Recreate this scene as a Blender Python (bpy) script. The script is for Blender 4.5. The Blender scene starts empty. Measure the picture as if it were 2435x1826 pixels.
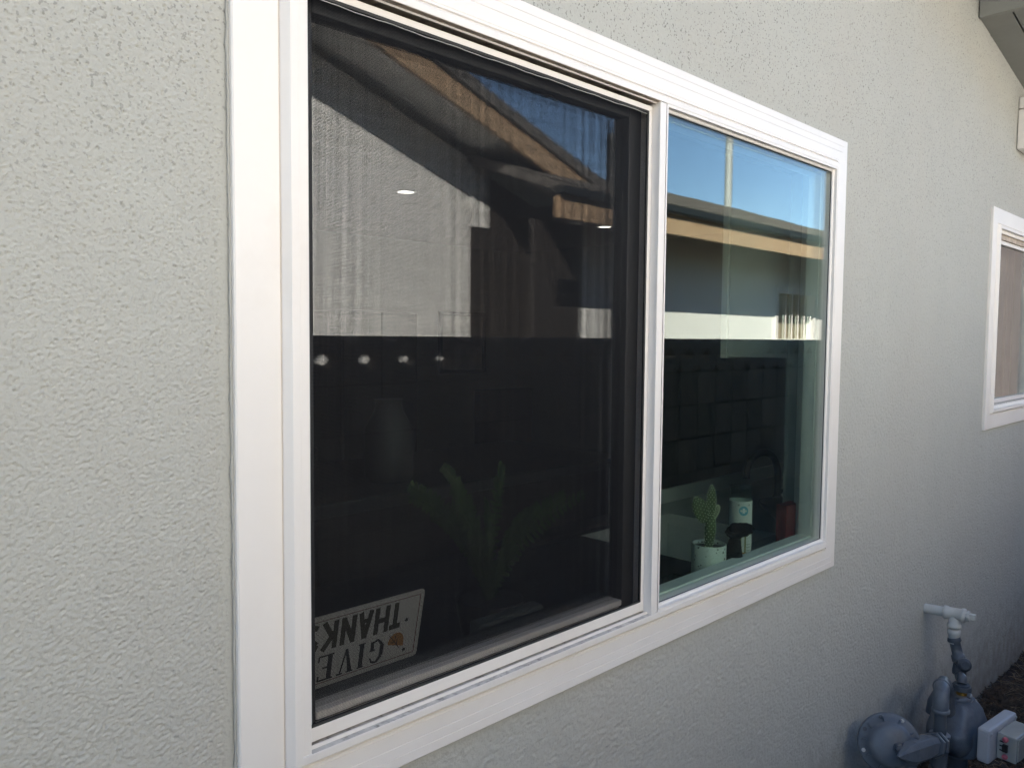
import bpy, bmesh, math, random
import numpy as np
from mathutils import Vector, Matrix
rnd = random.Random(7)
S = bpy.context.scene
COL = S.collection
H = 1.555                      # eye height

# ------------------------------------------------------------------ camera
cam = bpy.data.cameras.new('camera'); camo = bpy.data.objects.new('camera', cam); COL.objects.link(camo)
camo.matrix_world = Matrix(((0.70810608, 0.0350771, -0.70523427, 0.0),
                            (-0.70605348, 0.04736292, -0.70657288, -0.92),
                            (0.00861743, 0.99826166, 0.05830428, H),
                            (0, 0, 0, 1)))
cam.lens = 27.98; cam.sensor_width = 36; cam.clip_start = 0.02; cam.clip_end = 3000
S.camera = camo
S.render.resolution_x = 1024; S.render.resolution_y = 767

# ------------------------------------------------------------------ light
SUN = Vector((-1.16, 1.0, 0.794)).normalized()      # direction towards the sun
w = bpy.data.worlds.new('World'); S.world = w; w.use_nodes = True
nt = w.node_tree; nt.nodes.clear()
sk = nt.nodes.new('ShaderNodeTexSky'); sk.sky_type = 'NISHITA'; sk.sun_disc = False
sk.sun_elevation = math.asin(SUN.z); sk.sun_rotation = math.atan2(SUN.x, SUN.y)
sk.air_density = 0.9; sk.dust_density = 0.0; sk.ozone_density = 3.0; sk.altitude = 50
bg = nt.nodes.new('ShaderNodeBackground'); bg.inputs[1].default_value = 0.085
wo = nt.nodes.new('ShaderNodeOutputWorld')
nt.links.new(sk.outputs[0], bg.inputs[0]); nt.links.new(bg.outputs[0], wo.inputs[0])
sl = bpy.data.lights.new('sun', 'SUN'); sl.energy = 5.0; sl.angle = math.radians(0.53); sl.color = (1.0, 0.94, 0.85)
so = bpy.data.objects.new('sun', sl); COL.objects.link(so)
so.rotation_euler = (-SUN).to_track_quat('-Z', 'Y').to_euler(); so.location = (0, 0, 12)
vs = S.view_settings
vs.view_transform = 'Standard'; vs.look = 'None'; vs.gamma = 1; vs.use_curve_mapping = False
vs.exposure = 2.42
S.render.engine = 'CYCLES'
S.cycles.max_bounces = 14; S.cycles.transparent_max_bounces = 32; S.cycles.glossy_bounces = 8
S.cycles.diffuse_bounces = 5
S.cycles.caustics_reflective = False; S.cycles.caustics_refractive = False

# ------------------------------------------------------------------ materials
def mat(name, color, rough=0.6, metal=0.0, var=0.0, vscale=8.0, bump=0.0, bscale=60.0, spec=0.5, stain=None, stain_scale=3.0, stain_amt=0.0, emit=None, estr=0):
    m = bpy.data.materials.new(name); m.use_nodes = True
    t = m.node_tree; b = t.nodes['Principled BSDF']
    b.inputs['Roughness'].default_value = rough; b.inputs['Metallic'].default_value = metal
    b.inputs['Specular IOR Level'].default_value = spec
    c4 = (*color, 1)
    b.inputs['Base Color'].default_value = c4
    tc = t.nodes.new('ShaderNodeTexCoord')
    cur = None
    if var > 0:
        n = t.nodes.new('ShaderNodeTexNoise'); n.inputs['Scale'].default_value = vscale; n.inputs['Detail'].default_value = 6
        n.inputs['Roughness'].default_value = 0.65
        t.links.new(tc.outputs['Object'], n.inputs['Vector'])
        mr = t.nodes.new('ShaderNodeMapRange'); mr.inputs['From Min'].default_value = 0.3; mr.inputs['From Max'].default_value = 0.7
        mr.inputs['To Min'].default_value = 1 - var; mr.inputs['To Max'].default_value = 1 + var
        t.links.new(n.outputs['Fac'], mr.inputs['Value'])
        vm = t.nodes.new('ShaderNodeVectorMath'); vm.operation = 'SCALE'; vm.inputs[0].default_value = color
        t.links.new(mr.outputs[0], vm.inputs['Scale']); cur = vm.outputs[0]
    if stain:
        n2 = t.nodes.new('ShaderNodeTexNoise'); n2.inputs['Scale'].default_value = stain_scale; n2.inputs['Detail'].default_value = 8
        n2.inputs['Roughness'].default_value = 0.7
        t.links.new(tc.outputs['Object'], n2.inputs['Vector'])
        r2 = t.nodes.new('ShaderNodeMapRange'); r2.inputs['From Min'].default_value = 0.52; r2.inputs['From Max'].default_value = 0.72
        r2.inputs['To Max'].default_value = stain_amt
        t.links.new(n2.outputs['Fac'], r2.inputs['Value'])
        mx = t.nodes.new('ShaderNodeMix'); mx.data_type = 'RGBA'
        t.links.new(r2.outputs[0], mx.inputs['Factor'])
        if cur: t.links.new(cur, mx.inputs['A'])
        else: mx.inputs['A'].default_value = c4
        mx.inputs['B'].default_value = (*stain, 1); cur = mx.outputs['Result']
    if cur: t.links.new(cur, b.inputs['Base Color'])
    if bump > 0:
        n3 = t.nodes.new('ShaderNodeTexNoise'); n3.inputs['Scale'].default_value = bscale; n3.inputs['Detail'].default_value = 5
        t.links.new(tc.outputs['Object'], n3.inputs['Vector'])
        bp = t.nodes.new('ShaderNodeBump'); bp.inputs['Strength'].default_value = bump; bp.inputs['Distance'].default_value = 0.002
        t.links.new(n3.outputs['Fac'], bp.inputs['Height']); t.links.new(bp.outputs[0], b.inputs['Normal'])
    if emit:
        b.inputs['Emission Color'].default_value = (*emit, 1); b.inputs['Emission Strength'].default_value = estr
    return m

def glass(name, tint=(0.91, 0.95, 0.93), f0=0.04, rough=0.0, wob=0.0):
    """thin window glass: each face reflects by Fresnel and lets the rest straight through"""
    m = bpy.data.materials.new(name); m.use_nodes = True; t = m.node_tree; t.nodes.clear()
    out = t.nodes.new('ShaderNodeOutputMaterial')
    tr = t.nodes.new('ShaderNodeBsdfTransparent'); tr.inputs[0].default_value = (*tint, 1)
    gl = t.nodes.new('ShaderNodeBsdfGlossy'); gl.inputs['Roughness'].default_value = rough
    mix = t.nodes.new('ShaderNodeMixShader')
    g = t.nodes.new('ShaderNodeNewGeometry')
    dp = t.nodes.new('ShaderNodeVectorMath'); dp.operation = 'DOT_PRODUCT'
    t.links.new(g.outputs['Incoming'], dp.inputs[0]); t.links.new(g.outputs['Normal'], dp.inputs[1])
    ab = t.nodes.new('ShaderNodeMath'); ab.operation = 'ABSOLUTE'; t.links.new(dp.outputs['Value'], ab.inputs[0])
    su = t.nodes.new('ShaderNodeMath'); su.operation = 'SUBTRACT'; su.inputs[0].default_value = 1; t.links.new(ab.outputs[0], su.inputs[1])
    pw = t.nodes.new('ShaderNodeMath'); pw.operation = 'POWER'; pw.inputs[1].default_value = 5; t.links.new(su.outputs[0], pw.inputs[0])
    ml = t.nodes.new('ShaderNodeMath'); ml.operation = 'MULTIPLY_ADD'; ml.inputs[1].default_value = 1 - f0; ml.inputs[2].default_value = f0
    t.links.new(pw.outputs[0], ml.inputs[0])
    t.links.new(ml.outputs[0], mix.inputs[0]); t.links.new(tr.outputs[0], mix.inputs[1]); t.links.new(gl.outputs[0], mix.inputs[2])
    if wob > 0:
        tc = t.nodes.new('ShaderNodeTexCoord'); n = t.nodes.new('ShaderNodeTexNoise'); n.inputs['Scale'].default_value = 2.2; n.inputs['Detail'].default_value = 1
        t.links.new(tc.outputs['Object'], n.inputs['Vector'])
        bp = t.nodes.new('ShaderNodeBump'); bp.inputs['Strength'].default_value = wob; bp.inputs['Distance'].default_value = 0.01
        t.links.new(n.outputs['Fac'], bp.inputs['Height']); t.links.new(bp.outputs[0], gl.inputs['Normal'])
    t.links.new(mix.outputs[0], out.inputs[0])
    return m

M = {}
M['trim'] = mat('white_vinyl', (0.82, 0.78, 0.73), 0.38, var=0.02, vscale=6, bump=0.05, bscale=25, stain=(0.66, 0.58, 0.50), stain_scale=2.3, stain_amt=0.30)
M['track'] = mat('dirty_track', (0.55, 0.52, 0.48), 0.7, var=0.2, vscale=60, stain=(0.12, 0.10, 0.08), stain_scale=55, stain_amt=0.95)
M['head'] = mat('dusty_channel', (0.46, 0.38, 0.30), 0.7, var=0.25, vscale=40, stain=(0.16, 0.11, 0.08), stain_scale=30, stain_amt=0.8)
M['black'] = mat('black_rubber', (0.012, 0.012, 0.013), 0.5)
M['mesh'] = mat('screen_fibre', (0.012, 0.012, 0.014), 0.6, spec=0.2)
M['spline'] = mat('pale_spline', (0.5, 0.5, 0.48), 0.5)
M['sash'] = mat('dark_grey_sash', (0.05, 0.052, 0.055), 0.5)  # dark grey on the sash top, sides and inner ledge
M['glass'] = glass('window_glass', f0=0.055, wob=0.0)
M['glass_s'] = glass('window_glass_sash', tint=(0.93, 0.94, 0.945), f0=0.085, wob=0.0)
M['inwall'] = mat('interior_paint', (0.34, 0.36, 0.34), 0.7, var=0.03)
M['ceil'] = mat('ceiling_paint', (0.45, 0.45, 0.43), 0.8)
M['floor'] = mat('wood_floor', (0.10, 0.065, 0.04), 0.4, var=0.3, vscale=4)
M['white_cab'] = mat('white_cabinet', (0.74, 0.76, 0.73), 0.4)
M['counter'] = mat('white_counter', (0.62, 0.63, 0.60), 0.25, var=0.04)
M['nwall'] = mat('neighbour_white_stucco', (0.80, 0.78, 0.735), 0.85, var=0.03, vscale=4, bump=0.3, bscale=80)
M['tan'] = mat('tan_painted_wood', (0.46, 0.31, 0.185), 0.6, var=0.10, vscale=5, bump=0.4, bscale=18, stain=(0.38, 0.22, 0.11), stain_scale=7, stain_amt=0.5)
M['shingle'] = mat('grey_shingle', (0.135, 0.12, 0.105), 0.9, var=0.35, vscale=14, bump=0.6, bscale=90)
M['drip'] = mat('dark_drip_edge', (0.02, 0.022, 0.022), 0.5)
M['block'] = mat('grey_concrete_block', (0.20, 0.18, 0.165), 0.9, var=0.22, vscale=7, bump=0.6, bscale=70)
M['bwood'] = mat('brown_boards', (0.095, 0.075, 0.068), 0.8, var=0.15, vscale=3)
M['door'] = mat('dark_brown_panel', (0.035, 0.028, 0.024), 0.6)
M['grey_paint'] = mat('grey_meter_paint', (0.115, 0.132, 0.155), 0.42, var=0.1, vscale=14, bump=0.35, bscale=55, stain=(0.045, 0.055, 0.07), stain_scale=13, stain_amt=0.8)
M['grey_dark'] = mat('dark_grey_pipe_paint', (0.075, 0.088, 0.105), 0.45, var=0.12, vscale=20, bump=0.4, bscale=60)
M['pale_pipe'] = mat('wall_painted_pipe', (0.52, 0.52, 0.49), 0.55, var=0.06, vscale=20, bump=0.5, bscale=50)
M['module'] = mat('pale_plastic_module', (0.42, 0.42, 0.44), 0.5, var=0.05, vscale=20)
M['dialcase'] = mat('clear_dial_case', (0.33, 0.33, 0.31), 0.15, var=0.1)
M['pink'] = mat('pink_seal', (0.5, 0.12, 0.15), 0.4)
M['brass'] = mat('brass', (0.75, 0.42, 0.10), 0.25, metal=1.0)
M['steel'] = mat('galvanised_steel', (0.45, 0.46, 0.46), 0.45, metal=0.6)
M['eave'] = mat('grey_painted_eave', (0.30, 0.30, 0.275), 0.7, var=0.08, vscale=5, bump=0.3, bscale=30)

# stucco
def stucco():
    m = mat('grey_green_stucco', (0.445, 0.445, 0.405), 0.9, var=0.035, vscale=3.0)
    t = m.node_tree; b = t.nodes['Principled BSDF']; tc = t.nodes['Texture Coordinate']
    n1 = t.nodes.new('ShaderNodeTexNoise'); n1.inputs['Scale'].default_value = 210; n1.inputs['Detail'].default_value = 3
    mp = t.nodes.new('ShaderNodeMapping'); mp.inputs['Scale'].default_value = (1, 1, 1)
    t.links.new(tc.outputs['Object'], mp.inputs[0]); t.links.new(mp.outputs[0], n1.inputs['Vector'])
    bp = t.nodes.new('ShaderNodeBump'); bp.inputs['Strength'].default_value = 0.55; bp.inputs['Distance'].default_value = 0.0025
    t.links.new(n1.outputs['Fac'], bp.inputs['Height']); t.links.new(bp.outputs[0], b.inputs['Normal'])
    src = b.inputs['Base Color'].links[0].from_socket
    n2 = t.nodes.new('ShaderNodeTexNoise'); n2.inputs['Scale'].default_value = 210; n2.inputs['Detail'].default_value = 1
    t.links.new(tc.outputs['Object'], n2.inputs['Vector'])
    r2 = t.nodes.new('ShaderNodeMapRange'); r2.inputs['From Min'].default_value = 0.625; r2.inputs['From Max'].default_value = 0.70; r2.inputs['To Max'].default_value = 1.0
    t.links.new(n2.outputs['Fac'], r2.inputs['Value'])
    sx_ = t.nodes.new('ShaderNodeSeparateXYZ'); t.links.new(tc.outputs['Object'], sx_.inputs[0])
    rz = t.nodes.new('ShaderNodeMapRange'); rz.inputs['From Min'].default_value = 1.6; rz.inputs['From Max'].default_value = 2.2; rz.inputs['To Min'].default_value = 0.16; rz.inputs['To Max'].default_value = 0.8
    t.links.new(sx_.outputs['Z'], rz.inputs['Value'])
    mu_ = t.nodes.new('ShaderNodeMath'); mu_.operation = 'MULTIPLY'; t.links.new(r2.outputs[0], mu_.inputs[0]); t.links.new(rz.outputs[0], mu_.inputs[1])
    # brown mottling, denser towards the soil
    n5 = t.nodes.new('ShaderNodeTexNoise'); n5.inputs['Scale'].default_value = 22; n5.inputs['Detail'].default_value = 6; t.links.new(tc.outputs['Object'], n5.inputs['Vector'])
    rb_ = t.nodes.new('ShaderNodeMapRange'); rb_.inputs['From Min'].default_value = 0.42; rb_.inputs['From Max'].default_value = 0.0; rb_.inputs['To Min'].default_value = -0.55; rb_.inputs['To Max'].default_value = 0.25; rb_.clamp = False
    t.links.new(sx_.outputs['Z'], rb_.inputs['Value'])
    ad_ = t.nodes.new('ShaderNodeMath'); ad_.operation = 'ADD'; ad_.use_clamp = True; t.links.new(rb_.outputs[0], ad_.inputs[0]); t.links.new(n5.outputs['Fac'], ad_.inputs[1])
    mx = t.nodes.new('ShaderNodeMix'); mx.data_type = 'RGBA'; mx.inputs['B'].default_value = (0.14, 0.14, 0.13, 1)
    t.links.new(mu_.outputs[0], mx.inputs['Factor']); t.links.new(src, mx.inputs['A'])
    # faint dust and water marks
    n4 = t.nodes.new('ShaderNodeTexNoise'); n4.inputs['Scale'].default_value = 1.3; n4.inputs['Detail'].default_value = 7; n4.inputs['Roughness'].default_value = 0.6
    m4 = t.nodes.new('ShaderNodeMapping'); m4.inputs['Scale'].default_value = (1.6, 1, 0.7); t.links.new(tc.outputs['Object'], m4.inputs[0]); t.links.new(m4.outputs[0], n4.inputs['Vector'])
    r4 = t.nodes.new('ShaderNodeMapRange'); r4.inputs['From Min'].default_value = 0.4; r4.inputs['From Max'].default_value = 0.7; r4.inputs['To Max'].default_value = 0.35
    t.links.new(n4.outputs['Fac'], r4.inputs['Value'])
    mx2 = t.nodes.new('ShaderNodeMix'); mx2.data_type = 'RGBA'; mx2.inputs['B'].default_value = (0.45, 0.42, 0.37, 1)
    t.links.new(r4.outputs[0], mx2.inputs['Factor']); t.links.new(mx.outputs['Result'], mx2.inputs['A'])
    mx3 = t.nodes.new('ShaderNodeMix'); mx3.data_type = 'RGBA'; mx3.inputs['B'].default_value = (0.20, 0.16, 0.12, 1)
    t.links.new(ad_.outputs[0], mx3.inputs['Factor']); t.links.new(mx2.outputs['Result'], mx3.inputs['A'])
    t.links.new(mx3.outputs['Result'], b.inputs['Base Color'])
    return m
M['stucco'] = stucco()
M['caulk'] = mat('painted_caulk', (0.44, 0.43, 0.385), 0.8, var=0.1, vscale=30)

# ------------------------------------------------------------------ mesh helpers
class MB:
    def __init__(s): s.v = []; s.f = []; s.sm = []
    def add(s, verts, faces, smooth=False):
        o = len(s.v); s.v += [tuple(p) for p in verts]
        for f in faces: s.f.append(tuple(i + o for i in f)); s.sm.append(smooth)
        return s
    def box(s, x0, x1, y0, y1, z0, z1):
        V = [(x0,y0,z0),(x1,y0,z0),(x1,y1,z0),(x0,y1,z0),(x0,y0,z1),(x1,y0,z1),(x1,y1,z1),(x0,y1,z1)]
        return s.add(V, [(0,3,2,1),(4,5,6,7),(0,1,5,4),(1,2,6,5),(2,3,7,6),(3,0,4,7)])
    def prism(s, pts, a, b, axis='y'):
        """polygon pts extruded between a and b; axis y: pts are (x,z)"""
        n = len(pts)
        if axis == 'y': P = [(p[0], a, p[1]) for p in pts] + [(p[0], b, p[1]) for p in pts]
        elif axis == 'x': P = [(a, p[0], p[1]) for p in pts] + [(b, p[0], p[1]) for p in pts]
        else: P = [(p[0], p[1], a) for p in pts] + [(p[0], p[1], b) for p in pts]
        F = [tuple(range(n)), tuple(range(2*n-1, n-1, -1))] + [(i, i+n, (i+1) % n + n, (i+1) % n) for i in range(n)]
        return s.add(P, F)
    def turn(s, c, axis, prof, n=24, caps=True, smooth=True):
        """surface of revolution: prof = [(distance along axis, radius)]"""
        a = Vector(axis).normalized(); c = Vector(c)
        u = a.orthogonal().normalized(); v = a.cross(u)
        V = []
        for t, r in prof:
            for k in range(n):
                an = 2*math.pi*k/n; V.append(c + a*t + (u*math.cos(an) + v*math.sin(an))*r)
        F = []
        for i in range(len(prof)-1):
            for k in range(n):
                F.append((i*n+k, i*n+(k+1) % n, (i+1)*n+(k+1) % n, (i+1)*n+k))
        s.add(V, F, smooth)
        if caps:
            s.add(V[:n], [tuple(range(n))[::-1]]); s.add(V[-n:], [tuple(range(n))])
        return s
    def tube(s, path, r, n=16, sub=6, closed=False):
        P = [Vector(p) for p in path]
        pts = []
        if sub > 1 and len(P) > 2:
            Q = ([P[-1]] + P + P[:2]) if closed else ([P[0]*2-P[1]] + P + [P[-1]*2-P[-2]])
            for i in range(1, len(Q)-2):
                for k in range(sub):
                    t = k/sub; a, b, c, d = Q[i-1], Q[i], Q[i+1], Q[i+2]
                    pts.append(0.5*((2*b)+(c-a)*t+(2*a-5*b+4*c-d)*t*t+(3*b-a-3*c+d)*t**3))
            if not closed: pts.append(P[-1])
        else: pts = P
        rr = r if callable(r) else (lambda t: r)
        V = []; N = len(pts); u = None
        for i, p in enumerate(pts):
            d = (pts[min(i+1, N-1)] - pts[max(i-1, 0)]).normalized()
            if u is None: u = d.orthogonal().normalized()
            u = (u - d*u.dot(d)).normalized(); vv = d.cross(u)
            R = rr(i/(N-1))
            for k in range(n):
                an = 2*math.pi*k/n; V.append(p + (u*math.cos(an)+vv*math.sin(an))*R)
        F = []
        for i in range(N-1):
            for k in range(n): F.append((i*n+k, i*n+(k+1) % n, (i+1)*n+(k+1) % n, (i+1)*n+k))
        s.add(V, F, True)
        s.add(V[:n], [tuple(range(n))[::-1]]); s.add(V[-n:], [tuple(range(n))])
        return s
    def frame(s, x0, x1, z0, z1, prof, profv=None):
        """mitred rectangular frame; prof = [(inset, y)]"""
        pv = profv or prof
        for k in range(4):
            V = []; pr_ = prof if k % 2 == 0 else pv
            for t, y in pr_:
                c4 = [(x0+t, y, z0+t), (x1-t, y, z0+t), (x1-t, y, z1-t), (x0+t, y, z1-t)]
                V += [c4[k], c4[(k+1) % 4]]
            s.add(V, [(2*i, 2*i+1, 2*i+3, 2*i+2) for i in range(len(pr_)-1)])
        return s
    def build(s, name, m, parent=None, bevel=0, loc=None):
        me = bpy.data.meshes.new(name); me.from_pydata(s.v, [], s.f); me.materials.append(m)
        me.polygons.foreach_set('use_smooth', s.sm)
        bm = bmesh.new(); bm.from_mesh(me); bmesh.ops.recalc_face_normals(bm, faces=bm.faces)
        bm.to_mesh(me); bm.free(); me.update()
        o = bpy.data.objects.new(name, me); COL.objects.link(o)
        if parent: o.parent = parent
        if loc: o.location = loc
        if bevel:
            bv = o.modifiers.new('bevel', 'BEVEL'); bv.width = bevel; bv.segments = 2; bv.limit_method = 'ANGLE'; bv.angle_limit = math.radians(40)
        return o

def tag(o, label=None, cat=None, group=None, kind=None):
    if label: o['label'] = label
    if cat: o['category'] = cat
    if group: o['group'] = group
    if kind: o['kind'] = kind
    return o
def thing(name, label, cat, loc=(0, 0, 0), group=None):
    """an Empty at the thing's base; its parts are built in world coordinates and kept there"""
    o = bpy.data.objects.new(name, None); COL.objects.link(o); o.location = loc; o.empty_display_size = 0.1
    return tag(o, label, cat, group)
def part(mb, name, m, par, bevel=0, label=None, kind=None):
    root = par
    off = Vector((0, 0, 0)); q = par
    while q is not None: off += Vector(q.location); q = q.parent
    mb.v = [tuple(Vector(p) - off) for p in mb.v]
    o = mb.build(name, m, par, bevel)
    return tag(o, label, kind=kind)

# ================================================================== OUR HOUSE
house = thing('stucco_house', 'grey green stucco house wall with white framed windows and a grey eave', 'house', (2.5, 0.02, 0))
SY = 0.012                                             # face of the stucco
# ---- stucco wall as a real relief: pits and dashes, finer near the camera
rs = np.random.RandomState(5)
NT = 1024; CELL = 0.0014
def band(lo, hi, ax=1.0, az=1.0, seed=0):
    r = np.random.RandomState(seed).randn(NT, NT)
    fx = np.fft.fftfreq(NT)[None, :]*ax; fz = np.fft.fftfreq(NT)[:, None]*az
    f = np.sqrt(fx**2 + fz**2); g = np.exp(-(f/hi)**2) - np.exp(-(f/lo)**2)
    a = np.fft.ifft2(np.fft.fft2(r)*g).real
    return a/a.std()
hbump = np.clip(band(0.06, 0.17, 1.35, 0.8, 1), -1.7, 1.2)*0.00075 + band(0.012, 0.03, 1.3, 0.9, 2)*0.00022
pit = band(0.10, 0.30, 1.25, 0.8, 3)
hpit = -np.clip(pit-1.05, 0, 1.0)*0.0040 + band(0.003, 0.008, 1, 1, 4)*0.0002
def hsample(x, z, cell=0.0014):
    u = (x/cell) % NT; v = (z/cell) % NT
    i = np.floor(u).astype(int); j = np.floor(v).astype(int); fu = u-i; fv = v-j
    i2 = (i+1) % NT; j2 = (j+1) % NT
    def sm(h): return h[j, i]*(1-fu)*(1-fv)+h[j, i2]*fu*(1-fv)+h[j2, i]*(1-fu)*fv+h[j2, i2]*fu*fv
    low = np.clip((1.75-z)/0.9, 0, 1)                  # rougher dash coat low on the wall, flatter and pitted above
    return (sm(hbump)*(0.40+0.60*low) + sm(hpit)*(1.0-0.30*low))*(0.75 if cell < 0.001 else 1.0)
W1 = (0.449, 2.203, H-0.630, H+0.535)                  # hole behind the big window's trim
W2 = (3.640, 4.50, 1.200, 2.090)
def steps(a, b, f, snap=()):
    L_ = [a]; v = a
    while v < b:
        v += f(v); L_.append(min(v, b))
    L_ = np.array(sorted(set(L_)))
    for q in snap: L_[int(np.argmin(abs(L_-q)))] = q
    return L_
def patch(xs, zs, cell):
    X, Z = np.meshgrid(xs, zs); hh = hsample(X, Z, cell)
    Y = SY - hh
    for (a, b, c, d) in (W1, W2):                      # smooth trowelled margin beside the trims
        dd = np.maximum.reduce([a-X, X-b, c-Z, Z-d]); k = np.clip((dd-0.010)/0.012, 0, 1)
        Y = SY - 0.0006 + (Y-SY+0.0006)*(0.10+0.90*k)
    nx, nz = len(xs), len(zs)
    co = np.stack([X-2.5, Y-0.02, Z], -1).reshape(-1, 3).astype(np.float32)
    idx = np.arange(nx*nz).reshape(nz, nx)
    q = np.stack([idx[:-1, :-1], idx[:-1, 1:], idx[1:, 1:], idx[1:, :-1]], -1)
    CX, CZ = np.meshgrid((xs[:-1]+xs[1:])/2, (zs[:-1]+zs[1:])/2)
    keep = CZ < 2.78-0.168*(CX-3.376)+0.10
    for (a, b, c, d) in (W1, W2): keep &= ~((CX > a) & (CX < b) & (CZ > c) & (CZ < d))
    return co, q[keep]
P1 = patch(steps(0.15, W1[0], lambda v: 0.00135), steps(-0.1, 4.2, lambda v: 0.0014 if 1.0 < v < 2.0 else 0.02), 0.00092)
P2 = patch(steps(W1[0], 7.6, lambda v: 0.0045 if v < 2.2 else (0.0036 if v < 3.4 else (0.0065 if v < 4.8 else 0.08)), (W1[1], W2[0], W2[1])),
           steps(-0.1, 3.05, lambda v: 0.0032, (W1[2], W1[3], W2[2], W2[3])), 0.00125)
P3 = patch(np.array([-3.0, -1.0, 0.15]), np.array([-0.1, 1.5, 3.4]), 0.001)
co = np.concatenate([P1[0], P2[0], P3[0]]); q = np.concatenate([P1[1], P2[1]+len(P1[0]), P3[1]+len(P1[0])+len(P2[0])])
me = bpy.data.meshes.new('wall'); me.vertices.add(len(co)); me.vertices.foreach_set('co', co.ravel())
me.loops.add(q.size); me.loops.foreach_set('vertex_index', q.ravel().astype(np.int32))
me.polygons.add(len(q)); me.polygons.foreach_set('loop_start', np.arange(0, q.size, 4, dtype=np.int32))
me.polygons.foreach_set('use_smooth', np.ones(len(q), bool)); me.update(calc_edges=True); me.validate()
me.materials.append(M['stucco']); o = bpy.data.objects.new('wall', me); COL.objects.link(o); o.parent = house
print('wall quads', len(q))
# inner lining of the same wall with the reveals of the openings
b = MB(); I0, I1 = 0.10, 0.14
def lining(b, x0, x1, z0, z1, holes, y0, y1):
    xs = sorted({x0, x1, *[h[0] for h in holes], *[h[1] for h in holes]}); zs = sorted({z0, z1, *[h[2] for h in holes], *[h[3] for h in holes]})
    for i in range(len(xs)-1):
        for j in range(len(zs)-1):
            cx = (xs[i]+xs[i+1])/2; cz = (zs[j]+zs[j+1])/2
            if any(h[0] < cx < h[1] and h[2] < cz < h[3] for h in holes): continue
            b.box(xs[i], xs[i+1], y0, y1, zs[j], zs[j+1])
lining(b, -3.0, 6.0, 0, 2.5, [(0.50, 2.170, 0.95, 2.02), (3.70, 4.45, 1.25, 2.04)], 0.03, 0.14)
part(b, 'inner_wall', M['inwall'], house)
b = MB().box(-3.0, 6.0, 5.0, 5.1, 0, 2.5); b.box(-3.1, -3.0, 0.03, 5.1, 0, 2.5); b.box(6.0, 6.1, 0.03, 5.1, 0, 2.5)
part(b, 'room_wall', M['inwall'], house)
part(MB().box(-3.0, 6.0, 0.141, 4.999, 2.44, 2.5), 'ceiling', M['ceil'], house)
part(MB().box(-3.0, 6.0, 0.141, 4.999, -0.02, 0.03), 'floor', M['floor'], house)

# ---- roof: rake that falls to the right, soffit boards underneath
def zr(x): return 2.763 - 0.168*(x-3.376)
b = MB()
L = -5.0
b.prism([(-14, zr(L)-0.168*9+0.02), (L, zr(L)+0.15), (7.9, zr(7.9)+0.15), (7.9, zr(7.9)+0.29), (L, zr(L)+0.30), (-14, zr(L)-0.168*9+0.17)], -0.50, 9.0)
part(b, 'roof', M['shingle'], house)
x0 = 3.395
y = -0.004
ys = [SY+0.01, -0.092, -0.19, -0.29, -0.39, -0.49]
for i in range(5):                                     # boards of the lowered soffit
    b = MB(); g = 0.006
    b.prism([(x0, zr(x0)), (6.9, zr(6.9)), (6.9, zr(6.9)+0.02), (x0, zr(x0)+0.02)], ys[i]-g/2, ys[i+1]+g/2)
    part(b, 'soffit_board', M['eave'], house)
b = MB().prism([(x0-0.03, zr(x0)-0.004), (x0-0.002, zr(x0)-0.004), (x0-0.002, zr(x0)+0.17), (x0-0.03, zr(x0)+0.17)], -0.49, SY-0.004)
part(b, 'soffit_end_board', M['eave'], house, label='pale grey end board of the dropped soffit')
b = MB().prism([(L, zr(L)+0.11), (7.9, zr(7.9)-0.02), (7.9, zr(7.9)+0.16), (L, zr(L)+0.30)], -0.525, -0.502)
part(b, 'rake_board', M['eave'], house)
# white box under the eave, cut by the picture's edge
ub = thing('utility_box', 'white painted box on the stucco wall below the eave at the right edge', 'box', (3.9, 0, 2.35))
part(MB().box(3.970, 4.30, -0.075, SY-0.001, 2.376, 2.545), 'box_body', M['trim'], ub, 0.006)
part(MB().box(3.976, 4.30, -0.070, SY-0.001, 2.549, 2.597), 'lid', M['trim'], ub, 0.005)

# ================================================================== BIG WINDOW
X0, X1, Z0, Z1 = 0.444, 2.208, H-0.635, H+0.540
def vg(t, y=0.0, w=0.0012, d=0.0010): return [(t-w/2, y), (t, y+d), (t+w/2, y)]
prof = [(0, SY+0.004), (0, 0.002), (0.002, 0)] + vg(0.017) + vg(0.033) + vg(0.056) + \
       [(0.0600, 0), (0.0610, 0.0035), (0.0626, 0.0035), (0.0632, 0), (0.0705, -0.0115), (0.072, -0.012), (0.0815, -0.012), (0.082, -0.0115), (0.082, 0.085)]
profv = [(t_, 0.0 if abs(t_-g_) < 0.002 else y_) for (t_, y_) in prof for g_ in [min((0.017, 0.033, 0.056), key=lambda q: abs(q-t_))]]
b = MB().frame(X0, X1, Z0, Z1, prof, profv)
win = part(b, 'sliding_window', M['trim'], house, label='large white vinyl sliding window, left half screened')
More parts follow.
